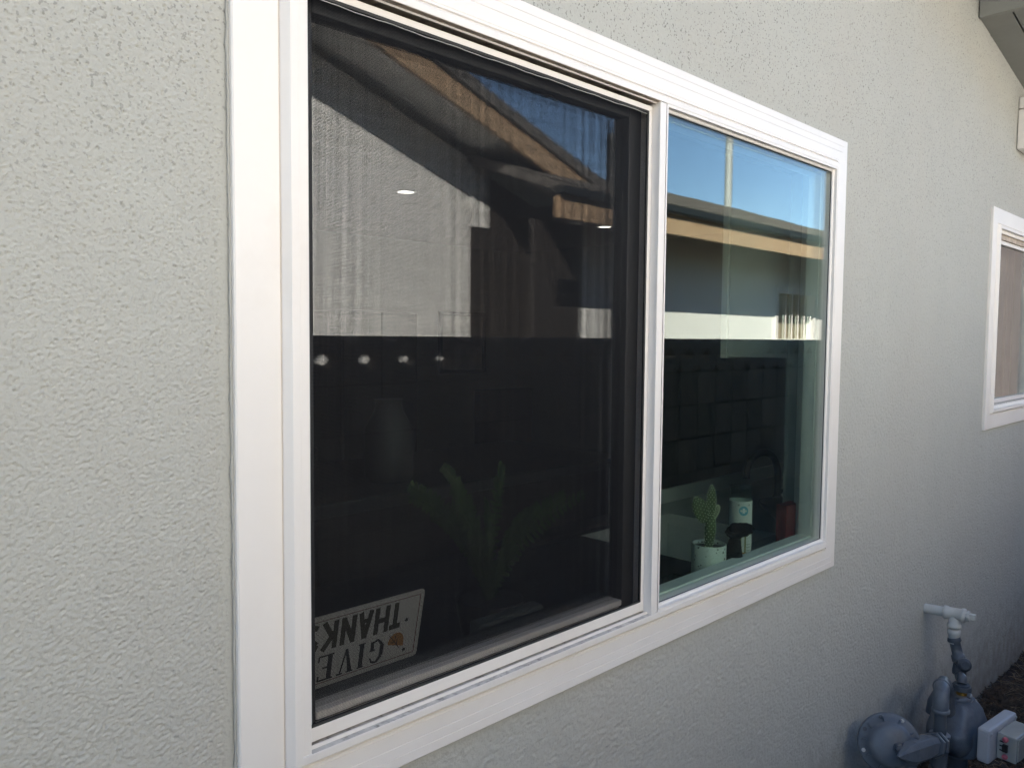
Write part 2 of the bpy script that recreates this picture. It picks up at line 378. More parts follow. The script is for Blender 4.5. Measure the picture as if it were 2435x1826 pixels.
# uneven painted caulk where the trim meets the stucco
for nm, ax_, c_, a_, b_ in (('top', 0, Z1+0.001, X0, X1), ('bottom', 0, Z0-0.001, X0, X1), ('left', 1, X0-0.001, Z0, Z1), ('right', 1, X1+0.001, Z0, Z1)):
    rr_ = random.Random(len(nm)); Nn = int((b_-a_)/0.012); b = MB(); rad = [0.0016+0.0005*rr_.random()+(0.0012 if rr_.random() > 0.95 else 0) for _ in range(Nn+1)]
    pts = []
    for i in range(Nn+1):
        u_ = a_+(b_-a_)*i/Nn; o_ = rr_.uniform(-.0006, .0006)
        pts.append((u_, SY-0.0030, c_+o_) if ax_ == 0 else (c_+o_, SY-0.0030, u_))
    b.tube(pts, lambda t_: rad[min(Nn, int(t_*Nn+0.5))], 8, sub=1)
    part(b, 'caulk', M['caulk'], win)
part(MB().box(0.5165, 0.5195, -0.0065, -0.0050, 1.758, 1.763), 'rust_speck', M['black'], win)
# mullion
part(MB().box(1.3078, 1.3285, -0.0105, 0.085, Z0+0.082, Z1-0.082), 'mullion', M['trim'], win, 0.0012)
part(MB().box(0.526, 0.5395, -0.0100, 0.085, Z0+0.082, Z1-0.082), 'side_jamb', M['trim'], win, 0.0008)
# fixed light on the right: glazing bead and two sheets of glass
b = MB().frame(1.3285, 2.126, Z0+0.082, Z1-0.082, [(0, -0.0112), (0.0055, -0.0108), (0.0066, -0.0045), (0.0072, -0.0035), (0.0116, -0.0012), (0.0124, 0.0020), (0.0124, 0.028), (0, 0.028)])
part(b, 'glazing_bead', M['trim'], win)
b = MB().frame(1.3285, 2.126, Z0+0.082, Z1-0.082, [(0.0110, 0.0015), (0.0133, 0.0015), (0.0133, 0.0035), (0.0110, 0.0035)])
part(b, 'glazing_gasket', M['black'], win)
gx0, gx1, gz0, gz1 = 1.3395, 2.1155, Z0+0.092, Z1-0.092
part(MB().box(gx0, gx1, 0.004, 0.007, gz0, gz1), 'glass_pane', M['glass'], win)
part(MB().box(gx0, gx1, 0.019, 0.022, gz0, gz1), 'glass_pane', M['glass'], win)
b = MB().frame(1.3285, 2.126, Z0+0.082, Z1-0.082, [(0, 0.0285), (0.016, 0.0285), (0.016, 0.062), (0.0, 0.085)])
part(b, 'inner_frame', M['white_cab'], win)
# sill track with ribs and dirt
zb = Z0+0.082
part(MB().box(0.540, 1.3075, -0.0110, 0.085, zb-0.004, zb+0.0004), 'track', M['track'], win)
part(MB().box(0.541, 1.3070, -0.0018, 0.0004, zb+0.0005, zb+0.0055), 'track_rib', M['trim'], win)
part(MB().box(0.541, 1.3070, 0.0245, 0.0265, zb+0.0005, zb+0.012), 'track_rib', M['trim'], win)
zt = Z1-0.082
part(MB().box(0.540, 1.3075, -0.0110, 0.085, zt-0.0004, zt+0.004), 'head_channel', M['head'], win)
part(MB().box(0.541, 1.3070, -0.0015, 0.0005, zt-0.0032, zt-0.0005), 'head_rib', M['trim'], win)
# insect screen
sx0, sx1, sz0, sz1 = 0.5405, 1.3072, zb+0.0045, zt-0.0072
scr = part(MB().box(sx0, sx1, 0.008, 0.017, sz0, sz0+0.0195), 'screen_frame', M['trim'], win, 0.0012)
part(MB().box(sx0, sx1, 0.008, 0.017, sz1-0.0100, sz1), 'screen_frame', M['trim'], win, 0.001)
part(MB().box(sx0, sx0+0.006, 0.008, 0.017, sz0+0.0196, sz1-0.0101), 'screen_frame', M['trim'], win)
part(MB().box(sx1-0.0100, sx1, 0.008, 0.017, sz0+0.0196, sz1-0.0101), 'screen_frame', M['trim'], win, 0.001)
mx0, mx1, mz0, mz1 = sx0+0.006, sx1-0.010, sz0+0.0195, sz1-0.010
b = MB().frame(mx0, mx1, mz0, mz1, [(0, 0.0085), (0.0035, 0.0095), (0.0035, 0.0125), (0, 0.0125)])
part(b, 'screen_gasket', M['black'], win)
b = MB()
pts = []
n = 60
def wob(i): return 0.0006*math.sin(i*0.7)+0.0003*math.sin(i*1.9)
b.tube([(mx0+0.0035+(mx1-mx0-0.007)*i/n, 0.0112, mz1-0.0052+wob(i)) for i in range(n+1)], 0.0006, n=6, sub=1)
b.tube([(mx0+0.0052, 0.0112, mz0+0.004+(mz1-mz0-0.008)*i/n) for i in range(n+1) if not 0.86 < i/n < 0.90 and not i/n < 0.0], 0.0006, n=6, sub=1)
part(b, 'screen_spline', M['spline'], win)
b = MB()
P = 0.00185; T = 0.00031
k = 0; x = mx0+0.004; rj = random.Random(11)
while x < mx1-0.0035:
    j_ = rj.uniform(-.00009, .00009); b.box(x+j_, x+j_+T, 0.0118, 0.0118+T, mz0+0.0036, mz1-0.0036); x += P
z = mz0+0.004
while z < mz1-0.0036:
    j_ = rj.uniform(-.00009, .00009); b.box(mx0+0.0036, mx1-0.0036, 0.0118-T, 0.0118, z+j_, z+j_+T); z += P
part(b, 'screen_mesh', M['mesh'], win, kind='stuff')
# black latch tabs on the left edge
part(MB().box(0.5405, 0.556, 0.0185, 0.024, 1.055, 1.100), 'screen_latch', M['black'], win, 0.001)
part(MB().box(0.5405, 0.552, 0.0185, 0.024, 1.880, 1.915), 'screen_latch', M['black'], win, 0.001)
# sliding sash behind it
for nm, bx in (('sash_stile', (1.268, 1.3072, 0.034, 0.068, zb+0.013, zt-0.001)), ('sash_stile', (0.5405, 0.572, 0.034, 0.068, zb+0.013, zt-0.001)),
               ('sash_rail', (0.5725, 1.2675, 0.034, 0.068, zt-0.031, zt-0.001))):
    part(MB().box(*bx), nm, M['sash'], win, 0.002)
part(MB().box(0.5725, 1.2675, 0.030, 0.068, zb+0.001, zb+0.0135), 'lower_rail', M['trim'], win, 0.001)
part(MB().box(0.5725, 1.2675, 0.040, 0.068, zb+0.0140, zb+0.0175), 'rail_groove', M['black'], win)
part(MB().box(0.5725, 1.2675, 0.033, 0.068, zb+0.018, zb+0.030), 'sash_rail', M['trim'], win, 0.002, label='white bottom rail of the sash')
part(MB().box(0.5725, 1.2675, 0.046, 0.049, zb+0.0305, zt-0.0315), 'glass_pane', M['glass_s'], win)
part(MB().box(0.5725, 1.2675, 0.060, 0.063, zb+0.0305, zt-0.0315), 'glass_pane', M['glass_s'], win)
part(MB().box(0.526, 1.328, 0.0705, 0.115, zb-0.03, H-0.527), 'inner_sill_ledge', M['sash'], win, 0.002)
part(MB().box(0.50, 2.15, 0.03, 0.155, 0.925, 0.950), 'inner_sill', M['white_cab'], win, 0.003)
part(MB().prism([(0.548, 1.555-0.6195), (0.566, 1.555-0.6165), (0.571, 1.555-0.6135), (0.569, 1.555-0.6210), (0.556, 1.555-0.6240)], -0.0012, 0.0), 'chip', mat('dark_chip', (0.06, 0.035, 0.025), 0.9), win)
# insect speck
part(MB().turn((2.148, 0.0, 1.003), (0, -1, 0), [(0, .004), (0.002, .003), (0.0025, .001)], 7), 'rust_speck', mat('rust_speck', (0.10, 0.05, 0.02), 0.8), win)

# ================================================================== SMALL WINDOW
sx, sX, sz, sZ = 3.634, 4.506, 1.194, 2.096
b = MB().frame(sx, sX, sz, sZ, [(0, SY+0.004), (0, 0.002), (0.002, 0), (0.060, 0), (0.0608, 0.003), (0.0622, 0.003), (0.063, 0), (0.070, -0.010), (0.080, -0.010), (0.083, 0.0), (0.095, 0.004), (0.095, 0.06)])
w2 = part(b, 'small_window', M['trim'], house, label='small white framed window near the right edge')
part(MB().box(sx+0.095, sX-0.095, 0.004, 0.07, sz+0.095, sz+0.100), 'track', M['track'], w2)
part(MB().box(sx+0.095, sX-0.095, 0.012, 0.03, sZ-0.115, sZ-0.0955), 'head_rail', M['head'], w2)
part(MB().frame(sx+0.094, sX-0.094, sz+0.101, sZ-0.116, [(0, 0.020), (0.016, 0.020), (0.016, 0.05), (0, 0.05)]), 'sash_frame', M['trim'], w2, 0.001)
part(MB().box(sx+0.108, sX-0.108, 0.030, 0.033, sz+0.115, sZ-0.130), 'glass_pane', M['glass'], w2)
b = MB(); n = 70
V = []; 
for i in range(n+1):
    x = 3.68+0.8*i/n; yy = 0.115+0.012*math.sin(i*0.85)
    V += [(x, yy, 1.22), (x, yy, 2.06)]
b.add(V, [(2*i, 2*i+2, 2*i+3, 2*i+1) for i in range(n)], True)
cu = part(b, 'curtain', mat('brown_curtain', (0.13, 0.105, 0.10), 0.8, var=0.1), thing('curtain_set', 'brownish curtain hanging behind the small window', 'curtain', (4.0, 0.115, 1.22)))

# ================================================================== KITCHEN
# upper cabinet seen from the side
cab = thing('upper_cabinet', 'white upper cabinet hanging inside to the right of the window', 'cabinet', (2.5, 0.27, 1.5))
part(MB().box(2.282, 2.90, 0.141, 0.392, 1.500, 2.40), 'carcass', M['white_cab'], cab, 0.001)
part(MB().box(2.276, 2.578, 0.395, 0.417, 1.495, 2.395), 'door', M['white_cab'], cab, 0.002)
part(MB().box(2.582, 2.90, 0.395, 0.417, 1.495, 2.395), 'door', M['white_cab'], cab, 0.002)
ct = thing('kitchen_counter', 'white kitchen counter with a sink basin inside the window', 'counter', (2.0, 0.45, 0.03))
b = MB()
SXa, SXb, SYa, SYb = 1.92, 2.40, 0.27, 0.68
b.box(SXb, 3.6, 0.142, 0.80, 0.895, 0.93)
b.box(SXa, SXb, 0.142, SYa, 0.895, 0.93); b.box(SXa, SXb, SYb, 0.80, 0.895, 0.93)
part(b, 'worktop', M['counter'], ct)
part(MB().box(0.2, SXa-0.001, 0.142, 0.80, 0.895, 0.93), 'worktop', mat('darkened_worktop', (0.03, 0.03, 0.03), 0.5), ct, label='worktop end coloured dark to keep the left pane black')  # same counter in near black; the colour darkens it behind the screen
b = MB().box(SXa-0.02, SXb+0.02, SYa-0.02, SYb+0.02, 0.68, 0.70)
b.box(SXa-0.02, SXa-0.002, SYa-0.021, SYb+0.021, 0.70, 0.894); b.box(SXb+0.002, SXb+0.02, SYa-0.021, SYb+0.021, 0.70, 0.894)
b.box(SXa, SXb, SYa-0.02, SYa-0.002, 0.70, 0.894); b.box(SXa, SXb, SYb+0.002, SYb+0.02, 0.70, 0.894)
part(b, 'sink_basin', M['counter'], ct, 0.004)
part(MB().box(0.2, 3.6, 0.72, 0.78, 0.03, 0.893), 'cupboard_front', mat('dark_cupboard', (0.05, 0.045, 0.04), 0.5), ct)
fa = thing('kitchen_faucet', 'black curved kitchen faucet behind the red box', 'faucet', (2.70, 0.42, 0.931))
b = MB().turn((2.70, 0.42, 0.931), (0, 0, 1), [(0, .028), (0.012, .028), (0.016, .018), (0.06, .016)], 16)
b.tube([(2.70, 0.42, 0.98), (2.70, 0.42, 1.08), (2.67, 0.43, 1.14), (2.60, 0.44, 1.155), (2.54, 0.45, 1.12), (2.53, 0.45, 1.07)], 0.012, 10)
part(b, 'spout', M['black'], fa)
part(MB().tube([(2.70, 0.42, 1.0), (2.74, 0.38, 1.03), (2.78, 0.34, 1.08)], 0.007, 8), 'lever', M['black'], fa)
bo = thing('mixing_bowl', 'black bowl standing on the white counter', 'bowl', (2.62, 0.33, 0.931))
part(MB().turn((2.62, 0.33, 0.931), (0, 0, 1), [(0, .05), (0.01, .06), (0.04, .095), (0.06, .105), (0.058, .10), (0.03, .08), (0.01, .03)], 28), 'bowl_shell', M['black'], bo)
part(MB().box(2.34, 3.55, 0.785, 0.799, 0.9305, 0.985), 'raised_ledge', M['white_cab'], ct, 0.003)
dm = thing('added_dark_mat', 'black mat added over the counter behind the sink to darken it', 'mat', (2.1, 0.74, 0.931))  # black slab added to darken the pale counter strip behind the sink
part(MB().box(1.60, 2.34, 0.683, 0.784, 0.9305, 0.945), 'mat_pad', M['black'], dm, 0.003)

# cactus
pot = thing('potted_cactus', 'spiny green cactus in a white speckled pot on the window sill', 'cactus', (1.755, 0.112, 0.951))
pc = Vector((1.722, 0.110, 0.951))
potm = mat('speckled_white_ceramic', (0.62, 0.68, 0.62), 0.5)
t = potm.node_tree; bs = t.nodes['Principled BSDF']; tc = t.nodes['Texture Coordinate']
vo = t.nodes.new('ShaderNodeTexVoronoi'); vo.inputs['Scale'].default_value = 85; t.links.new(tc.outputs['Object'], vo.inputs['Vector'])
no = t.nodes.new('ShaderNodeTexNoise'); no.inputs['Scale'].default_value = 40; t.links.new(tc.outputs['Object'], no.inputs['Vector'])
m1 = t.nodes.new('ShaderNodeMath'); m1.operation = 'MULTIPLY_ADD'; m1.inputs[1].default_value = 0.9; m1.inputs[2].default_value = -0.30; t.links.new(no.outputs['Fac'], m1.inputs[0])
m2 = t.nodes.new('ShaderNodeMath'); m2.operation = 'LESS_THAN'; t.links.new(vo.outputs['Distance'], m2.inputs[0]); t.links.new(m1.outputs[0], m2.inputs[1])
mx = t.nodes.new('ShaderNodeMix'); mx.data_type = 'RGBA'; mx.inputs['A'].default_value = (0.62, 0.68, 0.62, 1); mx.inputs['B'].default_value = (0.03, 0.035, 0.03, 1)
t.links.new(m2.outputs[0], mx.inputs['Factor']); t.links.new(mx.outputs['Result'], bs.inputs['Base Color'])
part(MB().turn(pc, (0, 0, 1), [(0.0, .040), (0.004, .0425), (0.014, .0428), (0.018, .040)], 32), 'saucer', mat('pale_ceramic', (0.58, 0.64, 0.59), 0.5), pot)
part(MB().turn(pc, (0, 0, 1), [(0.019, .036), (0.022, .0405), (0.03, .042), (0.098, .0425), (0.100, .041), (0.099, .0385), (0.092, .038)], 40, caps=False), 'pot', potm, pot)
part(MB().turn(pc, (0, 0, 1), [(0.088, .038), (0.091, .030), (0.092, .002)], 24), 'soil', mat('potting_soil', (0.05, 0.035, 0.02), 0.9, bump=0.8, bscale=200), pot)
CV = Vector((0.70, -0.71, 0)).normalized()             # across the line of sight
DV = Vector((0.71, 0.70, 0)).normalized()
green = mat('cactus_green', (0.075, 0.11, 0.04), 0.6, var=0.15, vscale=40)
spine = mat('pale_spines', (0.62, 0.66, 0.45), 0.6)
def pad(base, top, wd, th, n=16, m=14, bulge=1.0):
    base = Vector(base); top = Vector(top); ax = (top-base); Ln = ax.length; ax.normalize()
    u = (CV - ax*CV.dot(ax)).normalized(); v = ax.cross(u)
    V = []; sp = []
    for i in range(m+1):
        t_ = i/m; r = (math.sin(math.pi*(0.10+0.88*t_))**0.6)*(0.75+0.25*t_*bulge)
        for k in range(n):
            an = 2*math.pi*k/n; p = base+ax*Ln*t_+u*math.cos(an)*wd*r+v*math.sin(an)*th*r
            V.append(p)
            if (i+k) % 2 == 0 and i > 0: sp.append((p, (u*math.cos(an)*th+v*math.sin(an)*wd).normalized()))
    F = [(i*n+k, i*n+(k+1) % n, (i+1)*n+(k+1) % n, (i+1)*n+k) for i in range(m) for k in range(n)]
    F += [tuple(range(n))[::-1], tuple(range(m*n, m*n+n))]
    return V, F, sp
spb = MB()
def cpt(a, z, d=0.0): return pc + CV*a + DV*d + Vector((0, 0, z))
for i, (bs_, tp, wd, th) in enumerate([((0.0, 0.085), (0.004, 0.178), 0.0155, 0.012), ((0.004, 0.165), (0.004, 0.245), 0.0125, 0.009),
                                   ((-0.010, 0.152), (-0.034, 0.214), 0.021, 0.008), ((0.008, 0.160), (0.022, 0.195), 0.007, 0.005)]):
    V, F, sp = pad(cpt(*bs_), cpt(*tp), wd, th)
    b = MB().add(V, F, True); part(b, 'cactus_pad', green, pot)
    for p, nn in sp:
        q = p + nn*0.0006
        spb.turn(q, nn, [(0, .0014), (0.0022, .0006)], 5, smooth=False)
part(spb, 'spines', spine, pot, kind='stuff')
# candle jar with printed label
cd = thing('candle_jar', 'tall glass candle jar with a white printed label beside the cactus', 'candle', (1.925, 0.105, 0.951))
cc = Vector((1.878, 0.112, 0.966))
jg = glass('jar_glass', tint=(0.85, 0.9, 0.88), f0=0.06)
part(MB().turn(cc, (0, 0, 1), [(0, .026), (0.004, .0285), (0.178, .0285), (0.186, .0265), (0.200, .0262), (0.204, .0275), (0.210, .0275), (0.211, .024)], 32, caps=False), 'jar', jg, cd)
part(MB().turn(cc, (0, 0, 1), [(0.006, .026), (0.150, .026), (0.152, .01)], 24), 'wax', mat('white_wax', (0.66, 0.66, 0.60), 0.5), cd)
part(MB().turn(cc, (0, 0, 1), [(0.008, .0290), (0.172, .0290)], 40, caps=False), 'label', mat('label_paper', (0.62, 0.64, 0.60), 0.6), cd)
def curved(name, a0, a1, z0, z1, m, r=0.0294, n=8):
    """a printed patch wrapped round the jar; a = angle from the direction facing the camera"""
    base = math.atan2(-DV.y, -DV.x); V = []
    for i in range(n+1):
        an = base+a0+(a1-a0)*i/n
        for zz in (z0, z1): V.append(cc+Vector((math.cos(an)*r, math.sin(an)*r, zz)))
    return MB().add(V, [(2*i, 2*i+2, 2*i+3, 2*i+1) for i in range(n)])
teal = mat('print_teal', (0.10, 0.36, 0.46), 0.6); orange = mat('print_orange', (0.60, 0.28, 0.03), 0.6); dark = mat('print_dark', (0.03, 0.03, 0.03), 0.6); green2 = mat('print_olive', (0.20, 0.20, 0.05), 0.6)
base = math.atan2(-DV.y, -DV.x)
V = [cc+Vector((math.cos(base)*0.0294, math.sin(base)*0.0294, 0.148))]
for k in range(20):
    an = 2*math.pi*k/20; a = base+math.cos(an)*0.42; V.append(cc+Vector((math.cos(a)*0.0295, math.sin(a)*0.0295, 0.148+0.0125*math.sin(an))))
part(MB().add(V, [(0, k+1, (k+1) % 20+1) for k in range(20)]), 'round_emblem', teal, cd)
part(curved('x', -0.10, 0.10, 0.142, 0.155, mat('print_white', (0.7, 0.7, 0.7)), r=0.0297), 'emblem_figure', mat('print_white', (0.7, 0.7, 0.7)), cd)
b = MB()
for i in range(7):
    z = 0.086+0.0042*i; q = curved('x', 0.30, 0.78, z, z+(0.0024 if i % 3 else 0.0032), None); b.add(q.v, q.f)
part(b, 'barcode', dark, cd)
b = MB()
for a in (-0.28, 0.12):
    q = curved('x', a, a+0.14, 0.03, 0.085, None); b.add(q.v, q.f)
part(b, 'printed_candles', green2, cd)
b = MB()
for a in (-0.55, -0.3, 0.0): q = curved('x', a, a+0.42, 0.010, 0.030+0.01*(a > -0.4), None, r=0.0297); b.add(q.v, q.f)
part(b, 'printed_flowers', orange, cd)
b = MB()
for i in range(6): q = curved('x', 0.32, 0.74, 0.022+0.0075*i, 0.0235+0.0075*i, None); b.add(q.v, q.f)
for a in (-0.45, 0.50): q = curved('x', a-0.08, a+0.08, 0.161, 0.165, None); b.add(q.v, q.f)
part(b, 'fine_print', mat('print_grey', (0.25, 0.27, 0.26)), cd, kind='stuff')
# dark doll with a scalloped hat
dl = thing('hat_doll', 'dark doll with a broad scalloped hat in front of the candle jar', 'doll', (1.86, 0.075, 0.951))
dc = Vector((1.766, 0.074, 0.951))
dk = mat('dark_brown_cloth', (0.008, 0.006, 0.005), 0.9, spec=0.1); dk2 = mat('brown_clay', (0.035, 0.02, 0.014), 0.8)
part(MB().turn(dc, (0.10, -0.04, 1), [(0, .028), (0.02, .030), (0.05, .027), (0.08, .020), (0.105, .015), (0.114, .011)], 20), 'dress', dk, dl)
hc = dc+Vector((0.012, -0.004, 0.124))
part(MB().turn(hc-Vector((0, 0, .014)), (0, 0, 1), [(-0.004, .006), (0.003, .016), (0.013, .0195), (0.024, .016), (0.030, .005)], 16), 'head', dk2, dl)
ha = (-CV*0.30 - DV*0.25 + Vector((0, 0, 1))).normalized()
b = MB(); nn = 48; u = (CV-ha*CV.dot(ha)).normalized(); v = ha.cross(u); hc = hc+CV*0.012; V = [hc+ha*0.011]
for k in range(nn):
    an = 2*math.pi*k/nn; r = 0.033+0.003*abs(math.sin(6*an*1.0)); V.append(hc+ha*0.008+(u*math.cos(an)+v*math.sin(an))*r)
V += [p-ha*0.002 for p in V]
b.add(V, [(0, k+1, (k+1) % nn+1) for k in range(nn)]+[(nn+1, nn+1+(k+1) % nn+1, nn+1+k+1) for k in range(nn)]+[(k+1, nn+2+k, nn+2+(k+1) % nn, (k+1) % nn+1) for k in range(nn)])
b.turn(hc-CV*0.010+ha*0.006, ha, [(0, .017), (0.010, .015), (0.017, .010), (0.019, .004)], 18)
part(b, 'hat', dk, dl)
part(MB().tube([dc+Vector((0.012, -.006, .072)), dc+CV*0.026+Vector((0, 0, .055)), dc+CV*0.030+Vector((0, 0, .035))], 0.006, 8), 'arm', dk2, dl)
part(MB().turn(dc+CV*0.030-DV*0.01+Vector((0, 0, .022)), (0, 0, 1), [(0, .006), (0.006, .013), (0.014, .013), (0.020, .006)], 14), 'basket', dk2, dl)
part(MB().turn(dc-DV*0.020-CV*0.004+Vector((0, 0, .060)), -DV, [(0, .0035), (0.003, .001)], 8), 'button', mat('pale_button', (0.45, 0.4, 0.36)), dl)
# red box
rb = thing('red_box', 'dark red upright box at the right end of the window sill', 'box', (2.06, 0.09, 0.951))
part(MB().box(2.062, 2.140, 0.075, 0.105, 0.9505, 1.100), 'box_body', mat('dark_red_card', (0.13, 0.003, 0.004), 0.5, var=0.1), rb, 0.001)
part(MB().box(2.125, 2.150, 0.055, 0.074, 0.9505, 1.088), 'pale_insert', mat('pale_card', (0.42, 0.40, 0.36), 0.6), rb)
# wire basket
wb = thing('wire_basket', 'small black wire basket with teal cloth at the left end of the sill', 'basket', (1.56, 0.10, 0.951))
b = MB()
def wire(p, q): b.tube([p, q], 0.0011, 6, sub=1)
bx0, bx1, by0, by1, bz = 1.47, 1.62, 0.06, 0.145, 0.988
for z in (0.953, bz):
    wire((bx0, by0, z), (bx1, by0, z)); wire((bx0, by1, z), (bx1, by1, z)); wire((bx0, by0, z), (bx0, by1, z)); wire((bx1, by0, z), (bx1, by1, z))
for i in range(8):
    x = bx0+(bx1-bx0)*i/7; wire((x, by0, 0.953), (x, by0, bz)); wire((x, by1, 0.953), (x, by1, bz))
for i in range(4):
    y = by0+(by1-by0)*i/3; wire((bx0, y, 0.953), (bx0, y, bz)); wire((bx1, y, 0.953), (bx1, y, bz))
part(b, 'wire_frame', M['black'], wb)
part(MB().box(bx0+0.01, bx1-0.01, by0+0.01, by1-0.01, 0.955, 0.978), 'folded_cloth', mat('teal_cloth', (0.04, 0.10, 0.12), 0.8, var=0.2), wb, 0.004)

# ---- sign behind the screen, standing upside down
sg = thing('give_thanks_plate', 'cream GIVE THANKS plate standing upside down behind the screen', 'sign', (0.67, 0.09, H-0.526))
sw, sh = 0.262, 0.120
Vd = Vector((0, 0.024, -0.116)).normalized(); Ud = Vector((-1, 0, 0)); Nd = Ud.cross(Vd)
org = Vector((0.803, 0.0825, H-0.526+0.1175)) + Vd*sh*1.0  # plate's upright top-left corner (lower right in view)
org = Vector((0.803, 0.1060, H-0.5255))
def sp_(u, v, h=0.0): return org + Ud*u - Vd*v*1.0*1.0 + Nd*h   # v measured down the plate as read
def plate_poly(pts, h0, h1):
    n = len(pts); V = [sp_(u, v, h0) for u, v in pts]+[sp_(u, v, h1) for u, v in pts]
    return MB().add(V, [tuple(range(n)), tuple(range(2*n-1, n-1, -1))]+[(i, i+n, (i+1) % n+n, (i+1) % n) for i in range(n)])
def rrect(u0, v0, u1, v1, r, n=5):
    P = []
    for cx, cy, a0 in ((u1-r, v1-r, 0), (u0+r, v1-r, 90), (u0+r, v0+r, 180), (u1-r, v0+r, 270)):
        for k in range(n+1):
            a = math.radians(a0+90*k/n); P.append((cx+r*math.cos(a), cy+r*math.sin(a)))
    return P
part(plate_poly(rrect(0, 0, sw, sh, 0.007), 0, 0.0015), 'plate', mat('cream_enamel', (0.88, 0.82, 0.74), 0.45, var=0.03), sg)
b = MB()
red = mat('thin_red_line', (0.25, 0.06, 0.04), 0.6)
def line(u0, v0, u1, v1, wd, h=0.0022, w2=None):
    d = Vector((u1-u0, v1-v0)); n_ = Vector((-d.y, d.x)).normalized(); w2 = wd if w2 is None else w2
    P = [(u0+n_.x*wd/2, v0+n_.y*wd/2), (u1+n_.x*w2/2, v1+n_.y*w2/2), (u1-n_.x*w2/2, v1-n_.y*w2/2), (u0-n_.x*wd/2, v0-n_.y*wd/2)]
    return plate_poly(P, 0.0012, h)
def addl(b, *a, **k): q = line(*a, **k); b.add(q.v, q.f)
e = 0.0085
for L4 in ((e, e, sw-e, e), (sw-e, e, sw-e, sh-e), (sw-e, sh-e, e, sh-e), (e, sh-e, e, e)): addl(b, *L4, 0.0009)
part(b, 'border_line', red, sg)
brown = mat('print_brown', (0.075, 0.06, 0.028), 0.6); blackp = mat('print_black', (0.02, 0.015, 0.012), 0.6)
def glyph(name, segs, u0, v0, wd, ht_, m, base=None):
    b = MB()
    for s_ in segs:
        x0_, y0_, x1_, y1_, a = s_[:5]; c2 = s_[5] if len(s_) > 5 else a
        addl(b, u0+x0_*wd, v0+y0_*ht_, u0+x1_*wd, v0+y1_*ht_, a, w2=c2, h=0.0021+0.00005*rnd.random())
    part(b, name, m, sg)
k = 0.0082
TH = [('letter_t', [(0, .1, 1, .1, k), (.5, .1, .5, 1, k)], .044, .021),
      ('letter_h', [(.1, 0, .1, 1, k), (.9, 0, .9, 1, k), (.1, .48, .9, .48, k)], .069, .024),
      ('letter_a', [(.5, 0, .1, 1, k), (.5, 0, .9, 1, k), (.25, .66, .75, .66, .0055)], .100, .024),
      ('letter_n', [(.1, 0, .1, 1, k), (.9, 0, .9, 1, k), (.1, .08, .9, .92, .0085)], .131, .023),
      ('letter_k', [(.1, 0, .1, 1, k), (.12, .6, .95, 0, k), (.3, .42, .95, 1, k)], .163, .024),
      ('letter_s', [(.9, .12, .3, .08, k), (.3, .08, .12, .28, k), (.12, .28, .8, .62, k), (.8, .62, .85, .82, k), (.85, .82, .5, .94, k), (.5, .94, .1, .86, k)], .194, .022)]
for nm, sgm, u, wd in TH: glyph(nm, sgm, u, sh*0.515, wd, sh*0.38, brown)
GI = [('letter_g', [(.95, .25, .8, .06, .0022, .003), (.8, .06, .45, .0, .003, .0035), (.45, .0, .12, .25, .004, .006), (.12, .25, .1, .72, .007, .007), (.1, .72, .45, .98, .005, .003), (.45, .98, .85, .88, .003, .003), (.85, .95, .85, .58, .006), (.62, .56, 1.02, .56, .0022)], .072, .025),
      ('letter_i', [(.5, 0, .5, 1, .0075), (0, 0, 1, 0, .002), (0, 1, 1, 1, .002)], .107, .012),
      ('letter_v', [(.15, 0, .5, 1, .0075, .004), (.85, 0, .5, 1, .0025), (-.05, 0, .4, 0, .002), (.65, 0, 1.05, 0, .002)], .128, .026),
      ('letter_e', [(.25, 0, .25, 1, .0075), (0, 0, .95, 0, .0022), (0, 1, 1, 1, .0022), (.25, .5, .7, .5, .0022), (.95, 0, .95, .2, .0022), (1, 1, 1, .78, .0022)], .163, .026)]
for nm, sgm, u, wd in GI: glyph(nm, sgm, u, sh*0.10, wd, sh*0.335, blackp)
P = []
for i in range(15):
    a = 2*math.pi*i/24; r = 0.0165*(1+0.25*max(0, math.cos(a-math.radians(235)))**6)
    P.append((0.0475+r*math.cos(a)*0.95, sh*0.30+r*math.sin(a)*1.05))
part(plate_poly(P, 0.0012, 0.0020), 'printed_leaf', mat('print_leaf_orange', (0.60, 0.27, 0.07), 0.6), sg)
b = MB()
addl(b, 0.040, sh*0.21, 0.062, sh*0.43, 0.0009, h=0.0026)
for q in ((.046, .27, .046, .36), (.050, .31, .050, .40), (.046, .27, .053, .27), (.050, .31, .058, .32)): addl(b, q[0], sh*q[1], q[2], sh*q[3], 0.0007, h=0.0027)
part(b, 'leaf_veins', blackp, sg)
b = MB()
for (cu_, cv_) in ((0.031, sh*0.60), (0.029, sh*0.155)):
    P = []
    for i in range(10):
        a = 2*math.pi*i/10; r = 0.0042 if i % 2 == 0 else 0.0020; P.append((cu_+r*math.cos(a), cv_+r*math.sin(a)))
    part(plate_poly(P, 0.0012, 0.0021), 'maple_mark', blackp, sg)
pass

